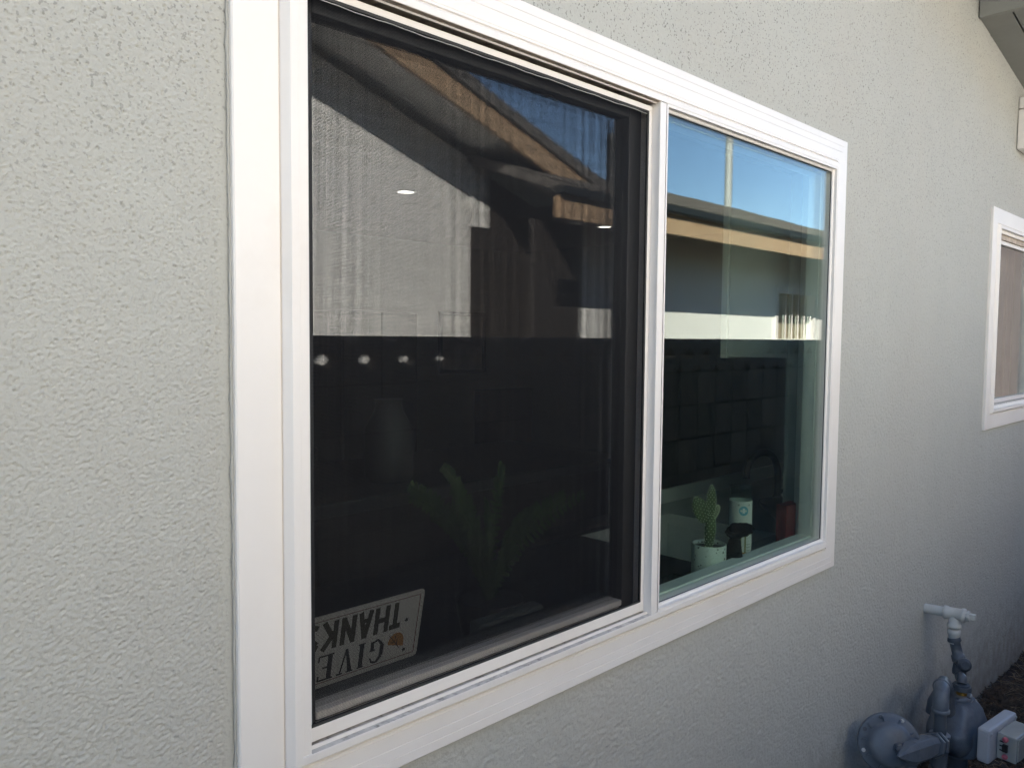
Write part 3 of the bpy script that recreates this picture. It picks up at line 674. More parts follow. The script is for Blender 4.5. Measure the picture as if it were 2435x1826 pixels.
# ---- fern behind the screen
fr = thing('potted_fern', 'dark green fern with upright fronds behind the insect screen', 'fern', (1.02, 0.24, 0.951))
fc = Vector((1.08, 0.22, 0.932))
part(MB().turn(fc, (0, 0, 1), [(0, .05), (0.01, .055), (0.10, .07), (0.105, .072), (0.10, .066)], 24), 'pot', mat('dark_plant_pot', (0.06, 0.06, 0.06), 0.5), fr)
leafm = mat('fern_green', (0.065, 0.115, 0.035), 0.7, var=0.25, vscale=30, spec=0.2)
for i in range(15):
    an = rnd.uniform(-0.9, 0.9)*math.pi if i > 3 else (-2.6, -0.25, 0.4, 2.9)[i]
    lean = rnd.uniform(0.10, 0.30); ln = rnd.uniform(0.24, 0.42)
    dirh = Vector((math.cos(an), 0.45*math.sin(an), 0)); b = MB()
    spine_ = []
    for kx in range(13):
        t_ = kx/12; spine_.append(fc+Vector((0, 0, 0.08))+dirh*(lean*t_**1.4)+Vector((0, 0, ln*(t_-0.30*t_**2.6))))
    b.tube(spine_, 0.0013, 5, sub=1)
    for kx in range(1, 26):
        t_ = kx/26; ii = t_*12; i0 = int(ii); p = spine_[i0].lerp(spine_[min(12, i0+1)], ii-i0)
        tg = (spine_[min(12, i0+1)]-spine_[i0]).normalized(); side = tg.cross(Vector((0.3, -1, 0.1))).normalized()
        L_ = 0.021*math.sin(math.pi*(0.08+0.9*(1-t_)))**0.7+0.004
        for sg_ in (-1, 1):
            d_ = (side*sg_+tg*0.25+Vector((0, rnd.uniform(-.2, .2), -0.1))).normalized(); w_ = tg*0.0042
            b.add([p-w_, p+d_*L_*0.6-w_*1.1, p+d_*L_, p+d_*L_*0.6+w_*1.1, p+w_], [(0, 1, 2, 3, 4)])
    part(b, 'frond', leafm, fr)
tr = thing('white_tray', 'pale dish on the sill below the fern', 'dish', (1.05, 0.14, 0.951))
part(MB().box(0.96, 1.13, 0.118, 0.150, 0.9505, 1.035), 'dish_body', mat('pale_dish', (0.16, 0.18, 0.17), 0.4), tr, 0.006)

# ---- furniture deeper in the room
cl = thing('ceiling_light', 'lit round ceiling light seen left through the screen', 'ceiling light', (3.02, 3.04, 2.44), 'recessed ceiling lights')
lampm = mat('lamp_glow', (0.9, 0.9, 0.85), 0.5, emit=(1.0, 0.93, 0.80), estr=1.5)
part(MB().turn((3.02, 3.04, 2.4395), (0, 0, -1), [(0, .05), (0.002, .05)], 28), 'lens', lampm, cl)
part(MB().turn((3.02, 3.04, 2.4395), (0, 0, -1), [(0, .0505), (0.004, .0505), (0.004, .064), (0, .066)], 28, caps=False), 'ring', M['white_cab'], cl)
c2 = thing('ceiling_light', 'lit round ceiling light seen right, nearer the mullion', 'ceiling light', (5.03, 3.09, 2.44), 'recessed ceiling lights')
for ch in list(cl.children):
    q = ch.copy(); COL.objects.link(q); q.parent = c2
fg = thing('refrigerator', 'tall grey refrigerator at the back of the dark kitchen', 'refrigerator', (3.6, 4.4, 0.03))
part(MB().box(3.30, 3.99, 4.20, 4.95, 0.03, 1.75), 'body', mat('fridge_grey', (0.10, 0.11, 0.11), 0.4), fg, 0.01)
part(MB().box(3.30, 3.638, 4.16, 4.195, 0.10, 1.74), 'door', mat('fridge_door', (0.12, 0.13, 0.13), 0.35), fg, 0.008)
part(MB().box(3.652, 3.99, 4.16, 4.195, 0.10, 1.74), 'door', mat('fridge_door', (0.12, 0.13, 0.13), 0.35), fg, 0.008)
pf = thing('picture_frame', 'dark framed picture on the far wall of the room', 'picture', (5.2, 4.98, 1.5))
part(MB().frame(4.9, 5.5, 1.2, 1.8, [(0, 4.999), (0, 4.97), (0.03, 4.965), (0.035, 4.99)]), 'frame', M['black'], pf)
part(MB().box(4.936, 5.464, 4.985, 4.995, 1.236, 1.764), 'picture', mat('picture_print', (0.25, 0.22, 0.18), 0.6, var=0.5, vscale=5), pf)
tv = thing('television', 'black flat television on a low stand across the room', 'television', (2.2, 4.3, 0.5))
part(MB().box(1.7, 2.9, 4.30, 4.34, 0.75, 1.42), 'screen', M['black'], tv, 0.004)
part(MB().box(1.5, 3.1, 4.2, 4.6, 0.03, 0.74), 'stand', M['door'], tv, 0.01)
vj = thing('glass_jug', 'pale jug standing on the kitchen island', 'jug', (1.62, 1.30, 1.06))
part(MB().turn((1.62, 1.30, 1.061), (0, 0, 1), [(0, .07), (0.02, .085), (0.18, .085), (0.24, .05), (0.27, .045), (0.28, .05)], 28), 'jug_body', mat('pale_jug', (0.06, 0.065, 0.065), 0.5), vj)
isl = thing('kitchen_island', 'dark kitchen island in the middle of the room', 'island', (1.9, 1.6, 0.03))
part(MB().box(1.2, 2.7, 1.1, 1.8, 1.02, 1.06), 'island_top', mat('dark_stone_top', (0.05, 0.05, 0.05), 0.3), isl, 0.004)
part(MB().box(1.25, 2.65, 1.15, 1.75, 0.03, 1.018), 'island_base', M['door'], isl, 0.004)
ch_ = thing('dining_chair', 'black tall backed chair beyond the kitchen island', 'chair', (3.3, 2.3, 0.03))
part(MB().box(3.1, 3.55, 2.45, 2.50, 0.55, 1.25), 'backrest', M['black'], ch_, 0.01)
part(MB().box(3.1, 3.55, 2.05, 2.50, 0.46, 0.52), 'seat', M['black'], ch_, 0.01)
for xx, yy in ((3.12, 2.07), (3.50, 2.07), (3.12, 2.44), (3.50, 2.44)): part(MB().box(xx, xx+.035, yy, yy+.035, 0.03, 0.459), 'leg', M['black'], ch_)

# ================================================================== GAS METER
gp = thing('gas_pipe', 'pale pipe with tee coming out of the wall and falling to the gas meter', 'pipe', (3.03, -0.08, 0.60))
C0 = (3.03, 0.02, 0.600)
part(MB().turn(C0, (0, -1, 0.05), [(0, .0175), (0.072, .0175)], 20), 'nipple', M['pale_pipe'], gp)
b = MB().turn((3.03, -0.050, 0.6035), (0, -1, 0.05), [(0, .019), (0.002, .0235), (0.012, .0235), (0.016, .0205), (0.055, .0205), (0.059, .0235), (0.069, .0235), (0.071, .018)], 24)
b.turn((3.03, -0.085, 0.600), (0, 0, -1), [(0.0, .019), (0.030, .019), (0.033, .0225), (0.043, .0225), (0.045, .018)], 24)
part(b, 'tee', M['pale_pipe'], gp)
b = MB().turn((3.03, -0.120, 0.607), (0, -1, 0.05), [(0, .016), (0.006, .016), (0.007, .020), (0.013, .018)], 8, smooth=False)
b.box(3.021, 3.039, -0.150, -0.132, 0.599, 0.617)
part(b, 'plug', M['pale_pipe'], gp)
b = MB().turn((3.03, -0.085, 0.552), (0, 0, -1), [(0.0, .0175), (0.004, .0215), (0.018, .0215), (0.022, .0185), (0.05, .0185)], 24)
part(b, 'coupling', M['pale_pipe'], gp)
# grey swing joint and riser
p0 = Vector((3.03, -0.085, 0.512))
b = MB().turn(p0+Vector((0, 0, 0.010)), (0, -0.25, -1), [(0, .020), (0.012, .023), (0.018, .0175), (0.060, .0175), (0.062, .022), (0.082, .022), (0.085, .018)], 24)
b.turn(p0+Vector((0.0, -0.030, -0.075)), (-0.75, -0.5, 0.1), [(-0.012, .018), (0.012, .020), (0.014, .0225), (0.024, .0225), (0.026, .014), (0.030, .014)], 20)
b.turn(p0+Vector((0, -0.022, -0.082)), (0, 0, -1), [(0, .020), (0.02, .0225), (0.032, .0225), (0.034, .014)], 20)
part(b, 'swing_joint', M['grey_dark'], gp)
b = MB().tube([(3.030, -0.107, 0.422), (3.022, -0.110, 0.404), (2.985, -0.122, 0.402), (2.925, -0.142, 0.428), (2.885, -0.154, 0.440), (2.872, -0.158, 0.426)], 0.0155, 18)
part(b, 'riser', M['grey_dark'], gp)

gm = thing('gas_meter', 'grey painted gas meter with round regulator and pale front module', 'gas meter', (2.87, -0.15, 0))
def loft(b, secs, n=40, sq=2.6, rip=0.0):
    V = []
    for (cx, cy, z, hx, hy) in secs:
        for k in range(n):
            a = 2*math.pi*k/n; c_, s_ = math.cos(a), math.sin(a)
            f_ = 1+rip*(math.cos(5*a+1.0)+0.6*math.cos(9*a+z*30)); V.append((cx+f_*hx*abs(c_)**(2/sq)*(1 if c_ > 0 else -1), cy+f_*hy*abs(s_)**(2/sq)*(1 if s_ > 0 else -1), z))
    m = len(secs)
    b.add(V, [(i*n+k, i*n+(k+1) % n, (i+1)*n+(k+1) % n, (i+1)*n+k) for i in range(m-1) for k in range(n)], True)
    b.add(V[:n], [tuple(range(n))]); b.add(V[-n:], [tuple(range(n))])
    return b
cx, cy = 2.870, -0.150
b = loft(MB(), [(cx, cy, .196, .042, .042), (cx, cy, .204, .048, .046), (cx, cy, .222, .092, .062), (cx, cy, .232, .108, .070), (cx, cy, .262, .122, .078),
                (cx, cy, .292, .122, .078), (cx, cy, .300, .118, .076), (cx, cy, .345, .088, .064), (cx, cy, .366, .066, .054), (cx, cy, .372, .056, .046), (cx, cy, .380, .054, .043)], n=64, sq=3.0, rip=0.035)
part(b, 'meter_case', M['grey_paint'], gm)
b = MB()
for s_, a_ in ((-1, 0.0), (1, 0.0)):
    b.turn((cx+s_*0.055, cy-0.040, .215), (-s_*0.15, 0.05, 1), [(0, .030), (0.02, .040), (0.075, .043), (0.095, .034), (0.125, .026), (0.135, .010)], 20)
b.turn((cx+0.03, cy+0.035, .30), (0.1, 0.1, 1), [(0, .07), (0.04, .062), (0.07, .045), (0.088, .02), (0.092, .005)], 24)
part(b, 'case_lobe', M['grey_paint'], gm)
part(MB().turn((cx, cy, .188), (0, 0, 1), [(0, .040), (0.002, .046), (0.007, .046), (0.009, .040)], 32), 'bottom_flange', M['grey_paint'], gm)
part(MB().turn((cx, cy, -.02), (0, 0, 1), [(0, .036), (0.207, .036)], 28), 'support_pipe', M['grey_dark'], gm)
b = loft(MB(), [(cx, cy, .3805, .052, .040), (cx, cy, .390, .052, .040), (cx, cy, .393, .046, .035)], 32, 2.0)
part(b, 'top_plate', M['grey_paint'], gm)
for k in range(6):
    b = MB(); a = k*math.pi/3+0.3; b.turn((cx+.046*math.cos(a), cy+.034*math.sin(a), .390), (0, 0, 1), [(0, .006), (0.006, .006)], 6, smooth=False)
    part(b, 'bolt', M['grey_dark'], gm)
ix, iy = 2.872, -0.158
part(MB().turn((ix-0.004, iy-0.002, .392), (0, 0, 1), [(0, .016), (0.012, .016)], 24), 'brass_collar', M['brass'], gm)
b = MB().turn((ix, iy, .405), (0, 0, 1), [(0, .022), (0.003, .030), (0.016, .030)], 8, smooth=False)
b.turn((ix, iy, .421), (0, 0, 1), [(0, .024), (0.006, .024)], 24)
part(b, 'union_nut', M['grey_dark'], gm)
# outlet pipe with elbow
ex, ey = 2.585, -0.180
b = MB().tube([(ex, ey, .440), (ex, ey, .458), (ex+.006, ey+.002, .478), (ex+.026, ey+.007, .492), (ex+.050, ey+.014, .493)], lambda t: 0.0225, 20)
b.turn((ex, ey, .434), (0, 0, 1), [(0, .0225), (0.002, .0255), (0.010, .0255), (0.012, .0225)], 24)
b.turn((ex+.044, ey+.012, .493), (1, .25, 0), [(0, .0225), (0.002, .0255), (0.010, .0255), (0.012, .018)], 24)
part(b, 'elbow', M['grey_paint'], gm)
part(MB().tube([(ex+.055, ey+.014, .493), (ex+.12, ey+.03, .485), (ex+.18, ey+.035, .45), (ex+.21, ey+.035, .40), (ex+.21, ey+.03, .33)], 0.016, 16), 'crossover_pipe', M['grey_dark'], gm)
part(MB().turn((ex, ey, .36), (0, 0, 1), [(0, .0180), (0.08, .0180)], 24), 'outlet_pipe', M['grey_dark'], gm)
b = MB().turn((ex, ey, .345), (0, 0, 1), [(0, .020), (0.002, .027), (0.016, .030), (0.022, .030), (0.024, .019)], 10, smooth=False)
part(b, 'union_ring', M['grey_paint'], gm)
pr = [(0, .022)]
for i in range(9): pr += [(0.003+0.008*i, .0215), (0.007+0.008*i, .0245)]
pr += [(0.08, .021)]
part(MB().turn((ex, ey, .345), (0, 0, -1), pr, 24), 'threaded_body', M['grey_dark'], gm)
part(MB().turn((ex, ey, .262), (0, 0, -1), [(0, .026), (0.03, .029), (0.034, .02), (0.24, .02)], 20), 'lower_pipe', M['grey_dark'], gm)
# regulator
rc = Vector((2.382, -0.108, .380)); rn = Vector((-0.80, -0.50, 0.33)).normalized()
b = MB().turn(rc-rn*0.02, rn, [(-0.03, .05), (0, .078), (0.004, .087), (0.016, .087), (0.018, .084), (0.020, .066), (0.034, .062), (0.044, .048), (0.048, .02), (0.048, .001)], 48)
part(b, 'regulator_case', M['grey_paint'], gm)
u = rn.orthogonal().normalized(); v = rn.cross(u)
for k in range(10):
    a = 2*math.pi*k/10+0.1; d_ = (u*math.cos(a)+v*math.sin(a)); w_ = rn.cross(d_)*0.0022; q0 = rc-rn*0.02
    c_ = [q0+d_*0.060+rn*0.034, q0+d_*0.079+rn*0.022, q0+d_*0.079+rn*0.016, q0+d_*0.060+rn*0.016]
    part(MB().add([p+w_ for p in c_]+[p-w_ for p in c_], [(0, 1, 2, 3), (7, 6, 5, 4), (0, 4, 5, 1), (1, 5, 6, 2), (2, 6, 7, 3), (3, 7, 4, 0)]), 'case_rib', M['grey_paint'], gm)
part(MB().turn(rc-d_*0.02+rn*0.024+u*0.030, rn, [(0, .014), (0.016, .014), (0.018, .011), (0.026, .011)], 6, smooth=False), 'vent_cap', M['grey_dark'], gm)
for k in range(8):
    a = 2*math.pi*k/8+0.35; p = rc+(u*math.cos(a)+v*math.sin(a))*0.0765-rn*0.004
    part(MB().turn(p, rn, [(0, .006), (0.005, .006), (0.005, .003), (0.009, .003)], 6, smooth=False), 'case_bolt', M['steel'] if k in (2, 5) else M['grey_dark'], gm)
ax = (Vector((ex-0.035, ey-0.002, .352))-Vector((2.320, -0.150, .385))); 
P0 = Vector((2.318, -0.152, .385)); a_ = ax.normalized(); up = (Vector((0, 0, 1))-a_*a_.z).normalized(); fw = a_.cross(up)
b = MB(); V = []; n = 6
for t_, hh, ww in [(0, .002, .004), (0.045, .024, .018), (0.075, .033, .024), (0.165, .033, .024), (0.20, .026, .022), (ax.length, .024, .020)]:
    for (q, r) in ((-1, -.55), (-1, .55), (-.55, 1), (.55, 1), (1, .55), (1, -.55), (.55, -1), (-.55, -1)):
        V.append(P0+a_*t_+up*hh*r+fw*ww*q)
b.add(V, [(i*8+k, i*8+(k+1) % 8, (i+1)*8+(k+1) % 8, (i+1)*8+k) for i in range(5) for k in range(8)]+[tuple(range(8)), tuple(range(40, 48))])
part(b, 'regulator_body', M['grey_paint'], gm, 0.003)
b = MB()
for t_ in (0.205, 0.228):
    b.turn(P0+a_*t_, a_+Vector((0, 0, -.25)), [(0, .034), (0.003, .037), (0.012, .037), (0.015, .034)], 7, smooth=False)
part(b, 'clamp_band', M['grey_dark'], gm)
part(MB().turn(Vector((2.40, -0.10, .30)), (0.1, 0, -1), [(0, .035), (0.05, .03), (0.30, .03)], 20), 'inlet_pipe', M['grey_dark'], gm)
# front module (turned slightly out from the wall)
def rotm(b, pts=None):
    an = math.atan2(-0.026, 0.21); c0 = Vector((2.742, -0.240, 0)); R_ = Matrix.Rotation(an, 3, 'Z')
    b.v = [tuple(R_ @ (Vector(p)-c0) + c0) for p in b.v]; return b
md = part(rotm(MB().box(2.742, 2.952, -0.278, -0.240, .248, .356)), 'index_module', M['module'], gm, 0.008)
part(rotm(MB().box(2.792, 2.925, -0.335, -0.2785, .258, .340)), 'dial_case', M['dialcase'], md, 0.004)
part(rotm(MB().box(2.800, 2.918, -0.3385, -0.3352, .265, .333)), 'dial_window', mat('dial_face', (0.30, 0.30, 0.28), 0.2, var=0.15, vscale=60), md)
for zz in (.272, .326): part(rotm(MB().turn((2.791, -0.305, zz), (-1, 0, 0), [(0, .008), (0.007, .008), (0.009, .004)], 12)), 'pink_seal', M['pink'], md)
part(rotm(MB().box(2.783, 2.7915, -0.312, -0.298, .288, .310)), 'hinge_tab', M['black'], md)
part(rotm(MB().box(2.7395, 2.7418, -0.272, -0.246, .262, .342)), 'side_groove', M['module'], md, 0.0008)
for zz in (.286, .300, .314): part(rotm(MB().box(2.7905, 2.7918, -0.300, -0.288, zz, zz+.004)), 'printed_line', M['black'], md)
for xx in (2.752, 2.94): part(rotm(MB().turn((xx, -0.2785, .344), (0, -1, 0), [(0, .004), (0.002, .004), (0.003, .002)], 10)), 'screw', M['steel'], md)
# ================================================================== GROUND, MULCH
g = MB().box(-300, 300, -300, 300, -0.30, 0.0)
go = g.build('ground', mat('dark_soil', (0.055, 0.040, 0.030), 0.95, var=0.4, vscale=6, bump=1.0, bscale=25)); tag(go, kind='structure')
pa = MB().box(-6, 2.9, -1.60, -0.35, 0.001, 0.03).build('path', mat('grey_concrete_path', (0.30, 0.29, 0.27), 0.9, var=0.1, vscale=3)); tag(pa, kind='structure')
b = MB(); r_ = random.Random(3)
def stick(x, y, z, L_, wd, an, ti, cv):
    d = Vector((math.cos(an)*math.cos(ti), math.sin(an)*math.cos(ti), math.sin(ti))); s_ = Vector((-math.sin(an), math.cos(an), 0))
    p = Vector((x, y, z)); q = p+d*L_*0.5+Vector((0, 0, cv)); e_ = p+d*L_
    b.add([p+s_*wd, q+s_*wd, e_+s_*wd*.5, e_-s_*wd*.5, q-s_*wd, p-s_*wd, p+Vector((0, 0, wd)), q+Vector((0, 0, wd*1.4)), e_], [(0, 1, 7, 6), (1, 2, 8, 7), (6, 7, 4, 5), (7, 8, 3, 4)])
for i in range(17000):
    x = r_.uniform(2.9, 5.4); y = -abs(r_.gauss(0, 0.30))-0.0
    if y < -0.75: continue
    mound = 0.035*max(0, 1-abs(y)/0.4)*(0.5+0.5*math.sin(x*7))
    stick(x, y, mound+r_.uniform(0, 0.012), r_.uniform(.015, .06), r_.uniform(.0008, .003), r_.uniform(0, 6.28), r_.uniform(-.2, .45), r_.uniform(0, .008))
mu = b.build('mulch', mat('brown_mulch', (0.085, 0.055, 0.035), 0.9, var=0.6, vscale=35)); tag(mu, 'dark brown shredded mulch at the foot of the wall', 'mulch', kind='stuff')
b = MB(); 
for i in range(900):
    x = r_.uniform(3.0, 5.2); y = -abs(r_.gauss(0, 0.30))
    if y < -0.75: continue
    L_ = r_.uniform(.03, .09); stick(x, y, 0.018+r_.uniform(0, .02), L_, .0009, r_.uniform(0, 6.28), r_.uniform(-.1, .3), r_.uniform(0, .015))
mu = b.build('dry_grass', mat('straw', (0.28, 0.20, 0.12), 0.9, var=0.3, vscale=30)); tag(mu, 'pale dry straws scattered over the mulch', 'dry grass', kind='stuff')
b = MB()
for i in range(50):
    for j in range(8):
        x = 2.8+i*0.055; y = -0.01-j*0.06
        b.turn((x+r_.uniform(-.02, .02), y, -0.02), (0, 0, 1), [(0, .05), (0.03+0.02*r_.random()*(1-j/8), .03), (0.045*(1-j/8)+.01, .006)], 7)
tag(b.build('soil_mounds', mat('loose_soil', (0.045, 0.03, 0.022), 0.95, var=0.5, vscale=30, bump=1.0, bscale=120)), 'loose dark soil under the mulch', 'soil', kind='stuff')

sp2 = MB().box(-5, 14, -3.55, -1.87, 0.001, 0.03).build('bounce_slab', mat('pale_bounce_slab', (0.56, 0.53, 0.47), 0.9, var=0.1, vscale=3)); tag(sp2, kind='structure')  # unseen pale slab added to bounce sunlight onto the neighbour's shaded wall

# ================================================================== BLOCK FENCE with pierced top course
FY = -1.75; BW = 0.2065; BH = 0.2065; BT = 0.10
fe = thing('block_fence', 'grey block garden wall with a pierced diamond top course opposite the window', 'block wall', (4, FY, 0))
def blockmesh(x0=0, z0=0):
    return MB().box(0.004, BW-0.004, -BT, 0, 0.004, BH-0.004)
def piercedmesh():
    """a square block with a diamond hole in the middle and notches cut from its corners"""
    g_ = 0.003; w_, h_ = BW, BH; c_ = (w_/2, h_/2); dx, dz = 0.057, 0.052; nx, nz = 0.030, 0.036
    outer = [(g_+nx, g_), (w_-g_-nx, g_), (w_-g_, g_+nz), (w_-g_, h_/2), (w_-g_, h_-g_-nz), (w_-g_-nx, h_-g_), (w_/2, h_-g_), (g_+nx, h_-g_), (g_, h_-g_-nz), (g_, h_/2), (g_, g_+nz)]
    outer = [(w_/2, g_)]+outer[1:6]+[(w_/2, h_-g_)]+outer[7:]+[outer[0]]
    dia = [(c_[0], c_[1]-dz), (c_[0]+dx, c_[1]), (c_[0], c_[1]+dz), (c_[0]-dx, c_[1])]
    # quadrants between outline and diamond
    o = outer
    quads = [[o[0], o[1], o[2], o[3], dia[1], dia[0]], [o[3], o[4], o[5], o[6], dia[2], dia[1]], [o[6], o[7], o[8], o[9], dia[3], dia[2]], [o[9], o[10], o[11], o[0], dia[0], dia[3]]]
    b = MB()
    for q in quads: b.prism([(p[0], p[1]) for p in q], -BT, 0)
    return b
def to_mesh(b, name, m):
    o = b.build(name, m); me = o.data; bpy.data.objects.remove(o); return me
blm = [to_mesh(blockmesh(), 'block', mat('block_%d' % i, c_, 0.9, var=0.22, vscale=7, bump=0.6, bscale=70)) for i, c_ in enumerate([(0.20, 0.18, 0.16), (0.16, 0.145, 0.13), (0.24, 0.21, 0.185)])]
pim = to_mesh(piercedmesh(), 'pierced_block', M['block'])
NX0 = 4; NXN = 35; NXE = 6
XF = 1.73-BW*(8+0.5)
TOP = H + 0.004
def place(me, name, ix, row, par):
    o = bpy.data.objects.new(name, me); COL.objects.link(o); o.parent = par
    o.location = (XF+ix*BW-4, 0.0, TOP-(row+1)*BH); return o
for ix in range(NX0, NX0+NXN):
    for row in range(8):
        place(pim if row == 0 else blm[(ix*7+row*5) % 3], 'pierced_block' if row == 0 else 'block', ix, row, fe)
b = MB()
for ix in list(range(-30, NX0))+list(range(NX0+NXN, NX0+NXN+NXE)):
    for row in range(8):
        q = piercedmesh() if row == 0 else blockmesh()
        b.add([(p[0]+XF+ix*BW, p[1]+FY, p[2]+TOP-(row+1)*BH) for p in q.v], q.f)
part(b, 'outer_blocks', M['block'], fe, kind='stuff')
b = MB().box(XF-30*BW, XF+(NX0+NXN+NXE)*BW, FY-BT+0.012, FY-0.012, -0.1, TOP-BH+0.003)
part(b, 'mortar', mat('dark_mortar', (0.03, 0.028, 0.026), 0.95), fe)

# ================================================================== NEIGHBOUR'S HOUSE
nh = thing('neighbour_house', 'white stucco neighbour house with tan fascia boards and grey shingle roof across the fence', 'house', (5, -4, 0))
def ny(Y): return -(Y-0.95)
# gable wing
gY, rY = 5.05, 4.40
def zlow(x): return 3.008-0.34*x+H
PK = -1.0
b = MB(); yy = ny(gY)
b.prism([(-6.6, 0), (4.59, 0), (4.59, zlow(4.59)+0.06), (PK, zlow(PK)+0.06), (-6.6, zlow(4.59)+0.06)], yy-0.15, yy)
part(b, 'gable_wall', M['nwall'], nh)
part(MB().box(4.45, 4.59, -11, yy-0.151, 0, 2.9), 'side_wall', M['nwall'], nh)
part(MB().prism([(4.593, H+.944), (4.795, H+.944), (4.795, zlow(4.795)+0.06), (4.593, zlow(4.593)+0.06)], yy-0.4, yy+0.020), 'eave_return', M['nwall'], nh)
ry = ny(rY)
b = MB().prism([(PK, zlow(PK)), (5.62, zlow(5.62)), (5.62, zlow(5.62)+0.165), (PK, zlow(PK)+0.165)], ry-0.04, ry)
part(b, 'rake_board', M['tan'], nh)
b = MB().prism([(PK-0.001, zlow(PK)), (-7.6, zlow(PK)-0.34*6.6), (-7.6, zlow(PK)-0.34*6.6+0.165), (PK-0.001, zlow(PK)+0.165)], ry-0.04, ry)
part(b, 'rake_board', M['tan'], nh)
b = MB()
b.prism([(PK, zlow(PK)+0.168), (5.70, zlow(5.70)+0.168), (5.70, zlow(5.70)+0.262), (PK, zlow(PK)+0.262)], -12, ry+0.03)
b.prism([(PK-0.001, zlow(PK)+0.168), (-7.7, zlow(PK)-0.34*6.7+0.168), (-7.7, zlow(PK)-0.34*6.7+0.262), (PK-0.001, zlow(PK)+0.262)], -12, ry+0.03)
part(b, 'roof', M['shingle'], nh)
b = MB().prism([(PK, zlow(PK)+0.135), (5.6, zlow(5.6)+0.135), (5.6, zlow(5.6)+0.165), (PK, zlow(PK)+0.165)], yy-0.2, ry-0.041)
part(b, 'soffit', M['nwall'], nh)
# wing with the barred window
fY, wY = 3.75, 4.50
fy, wy = ny(fY), ny(wY)
fx0 = 4.27
part(MB().box(fx0, 13.2, fy-0.04, fy, H+.2290*fY, H+.2720*fY), 'fascia_board', M['tan'], nh)
part(MB().box(fx0-0.02, 13.25, fy-0.02, fy+0.055, H+.2735*fY, H+.2870*fY), 'drip_edge', M['drip'], nh)
ze = H+.2885*fY; RS = 0.345; RD = 2.5
b = MB()
NC = 16                                                 # courses of shingles, each a real step
for i in range(NC):
    t0, t1 = RD*i/NC, RD*(i+1)/NC+0.03
    z0_, z1_ = ze+RS*t0, ze+RS*t1
    def xr(t): return 13.2-t
    j = 0; x = 4.55
    while x < xr(t0)-0.3:
        wd = 0.24+0.14*((i*37+j*53) % 11)/11; x2 = min(x+wd, xr(t0)-0.01); lift = 0.006*((i*13+j*7) % 4)/3
        b.add([(x+.002, fy+0.05-t0-0.0, z0_+0.016+lift), (x2, fy+0.05-t0, z0_+0.016+lift), (x2, fy+0.05-t1, z1_+0.004), (x+.002, fy+0.05-t1, z1_+0.004),
               (x+.002, fy+0.05-t0, z0_), (x2, fy+0.05-t0, z0_)], [(0, 1, 2, 3), (4, 5, 1, 0), (4, 0, 3), (5, 2, 1)])
        x = x2; j += 1
part(b, 'shingles', M['shingle'], nh, kind='stuff')
b = MB()
yr = fy+0.05-RD; zr_ = ze+RS*RD
TK = 0.07
b.add([(4.55, fy+0.04, ze-0.002), (13.2, fy+0.04, ze-0.002), (13.2-RD, yr, zr_-0.002), (4.55, yr, zr_-0.002),
       (4.55, fy+0.04, ze-TK), (13.2, fy+0.04, ze-TK), (13.2-RD, yr, zr_-TK), (4.55, yr, zr_-TK)],
      [(0, 1, 2, 3), (7, 6, 5, 4), (0, 4, 5, 1), (0, 3, 7, 4), (3, 2, 6, 7), (1, 5, 6, 2)])
b.add([(5.0, yr-0.002, zr_-0.002), (13.2-RD, yr-0.002, zr_-0.002), (13.2, yr-RD, ze), (5.0, yr-RD, ze), (13.2, fy+0.04, ze-0.002)], [(0, 1, 2, 3), (1, 4, 2)])
part(b, 'wing_roof', M['shingle'], nh)
part(MB().box(4.593, 5.398, ny(5.04)-0.05, ny(5.04), 0, H+1.1), 'porch_wall', M['door'], nh)  # dark colour stands in for the shade inside the porch recess
# white barred window position
wx0, wx1, wz0, wz1 = 1.972*wY, 2.192*wY, H-0.02, H+0.130*wY
b = MB(); lining(b, 5.40, 13.0, 0, H+1.15, [(wx0, wx1, wz0, wz1)], wy-0.15, wy)
part(b, 'wing_wall', M['nwall'], nh)
part(MB().box(4.80, 5.397, ny(4.49)-0.05, ny(4.49), 0, H+0.98), 'porch_shade_panel', M['door'], nh)  # added dark panel; its colour stands in for the recess's shade
nf = part(MB().frame(wx0-0.04, wx1+0.04, wz0-0.04, wz1+0.04, [(0, wy-0.01), (0, wy+0.022), (0.055, wy+0.022), (0.055, wy-0.08)]), 'barred_window', M['nwall'], nh)
part(MB().box(wx0+.015, wx1-.015, wy-0.085, wy-0.080, wz0+.015, wz1-.015), 'shade', mat('tan_window_shade', (0.30, 0.24, 0.16), 0.8, var=0.1, vscale=3), nf)
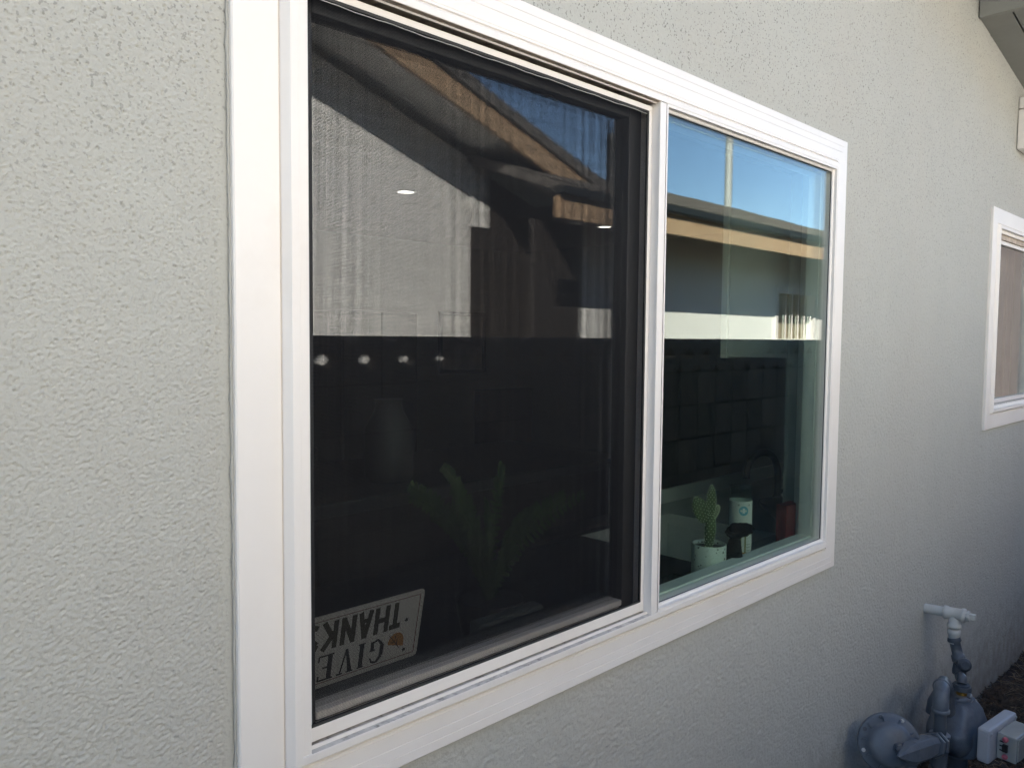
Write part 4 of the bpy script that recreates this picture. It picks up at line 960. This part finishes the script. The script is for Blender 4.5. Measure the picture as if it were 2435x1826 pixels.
for i in range(5):
    x = wx0+(wx1-wx0)*(i+1)/6; part(MB().turn((x, wy+0.035, wz0-0.02), (0, 0, 1), [(0, .009), (wz1-wz0+0.04, .009)], 8), 'window_bar', M['nwall'], nf)
part(MB().box(wx0-0.05, wx1+0.05, wy+0.023, wy+0.05, wz1-0.035, wz1-0.010), 'bar_rail', M['nwall'], nf)
part(MB().box(wx0-0.05, wx1+0.05, wy+0.023, wy+0.05, wz1+0.035, wz1+0.060), 'bar_rail', M['nwall'], nf)
part(MB().box(wx0-0.05, wx1+0.05, wy+0.023, wy+0.05, wz0+0.005, wz0+0.03), 'bar_rail', M['nwall'], nf)
# poles beyond the roofs
pl = thing('steel_mast', 'pale steel mast rising behind the neighbour roof', 'mast', (15.8, -8.3, 0))
part(MB().turn((1.720*9.2, ny(9.2), 0), (0, 0, 1), [(0, .09), (6.6, .08)], 20), 'mast_tube', mat('pale_mast_paint', (0.34, 0.35, 0.33), 0.5), pl)
pl = thing('vent_pipe', 'dark vent pipe on the neighbour roof', 'pipe', (1.283*7.0, ny(7.0), 3.0))
part(MB().turn((1.283*7.0, ny(7.0), H+1.9), (0, 0, 1), [(0, .06), (0.96, .06)], 16), 'pipe_tube', M['drip'], pl)
up_ = thing('utility_pole', 'distant wooden utility pole with insulators beyond the neighbour roof', 'pole', (2.283*16, ny(16), 0))
part(MB().turn((2.32*16, ny(16), 0), (0, 0, 1), [(0, .14), (7.2, .10)], 14), 'pole_shaft', M['door'], up_)
part(MB().box(2.32*16-0.8, 2.32*16+0.8, ny(16)-0.05, ny(16)+0.05, 6.5, 6.6), 'crossarm', M['door'], up_)

bs_ = thing('brown_board_wall', 'tall brown vertical board wall beyond the block fence, mirrored in the small window', 'board wall', (14, -1.9, 0))
for i in range(46):
    x = 9.7+i*0.20; part(MB().box(x+0.004, x+0.196, -1.93, -1.90-0.004*(i % 2), 0, 3.3), 'board', M['bwood'], bs_)
part(MB().box(9.7, 18.9, -2.0, -1.931, 0, 3.28), 'backing', M['door'], bs_)
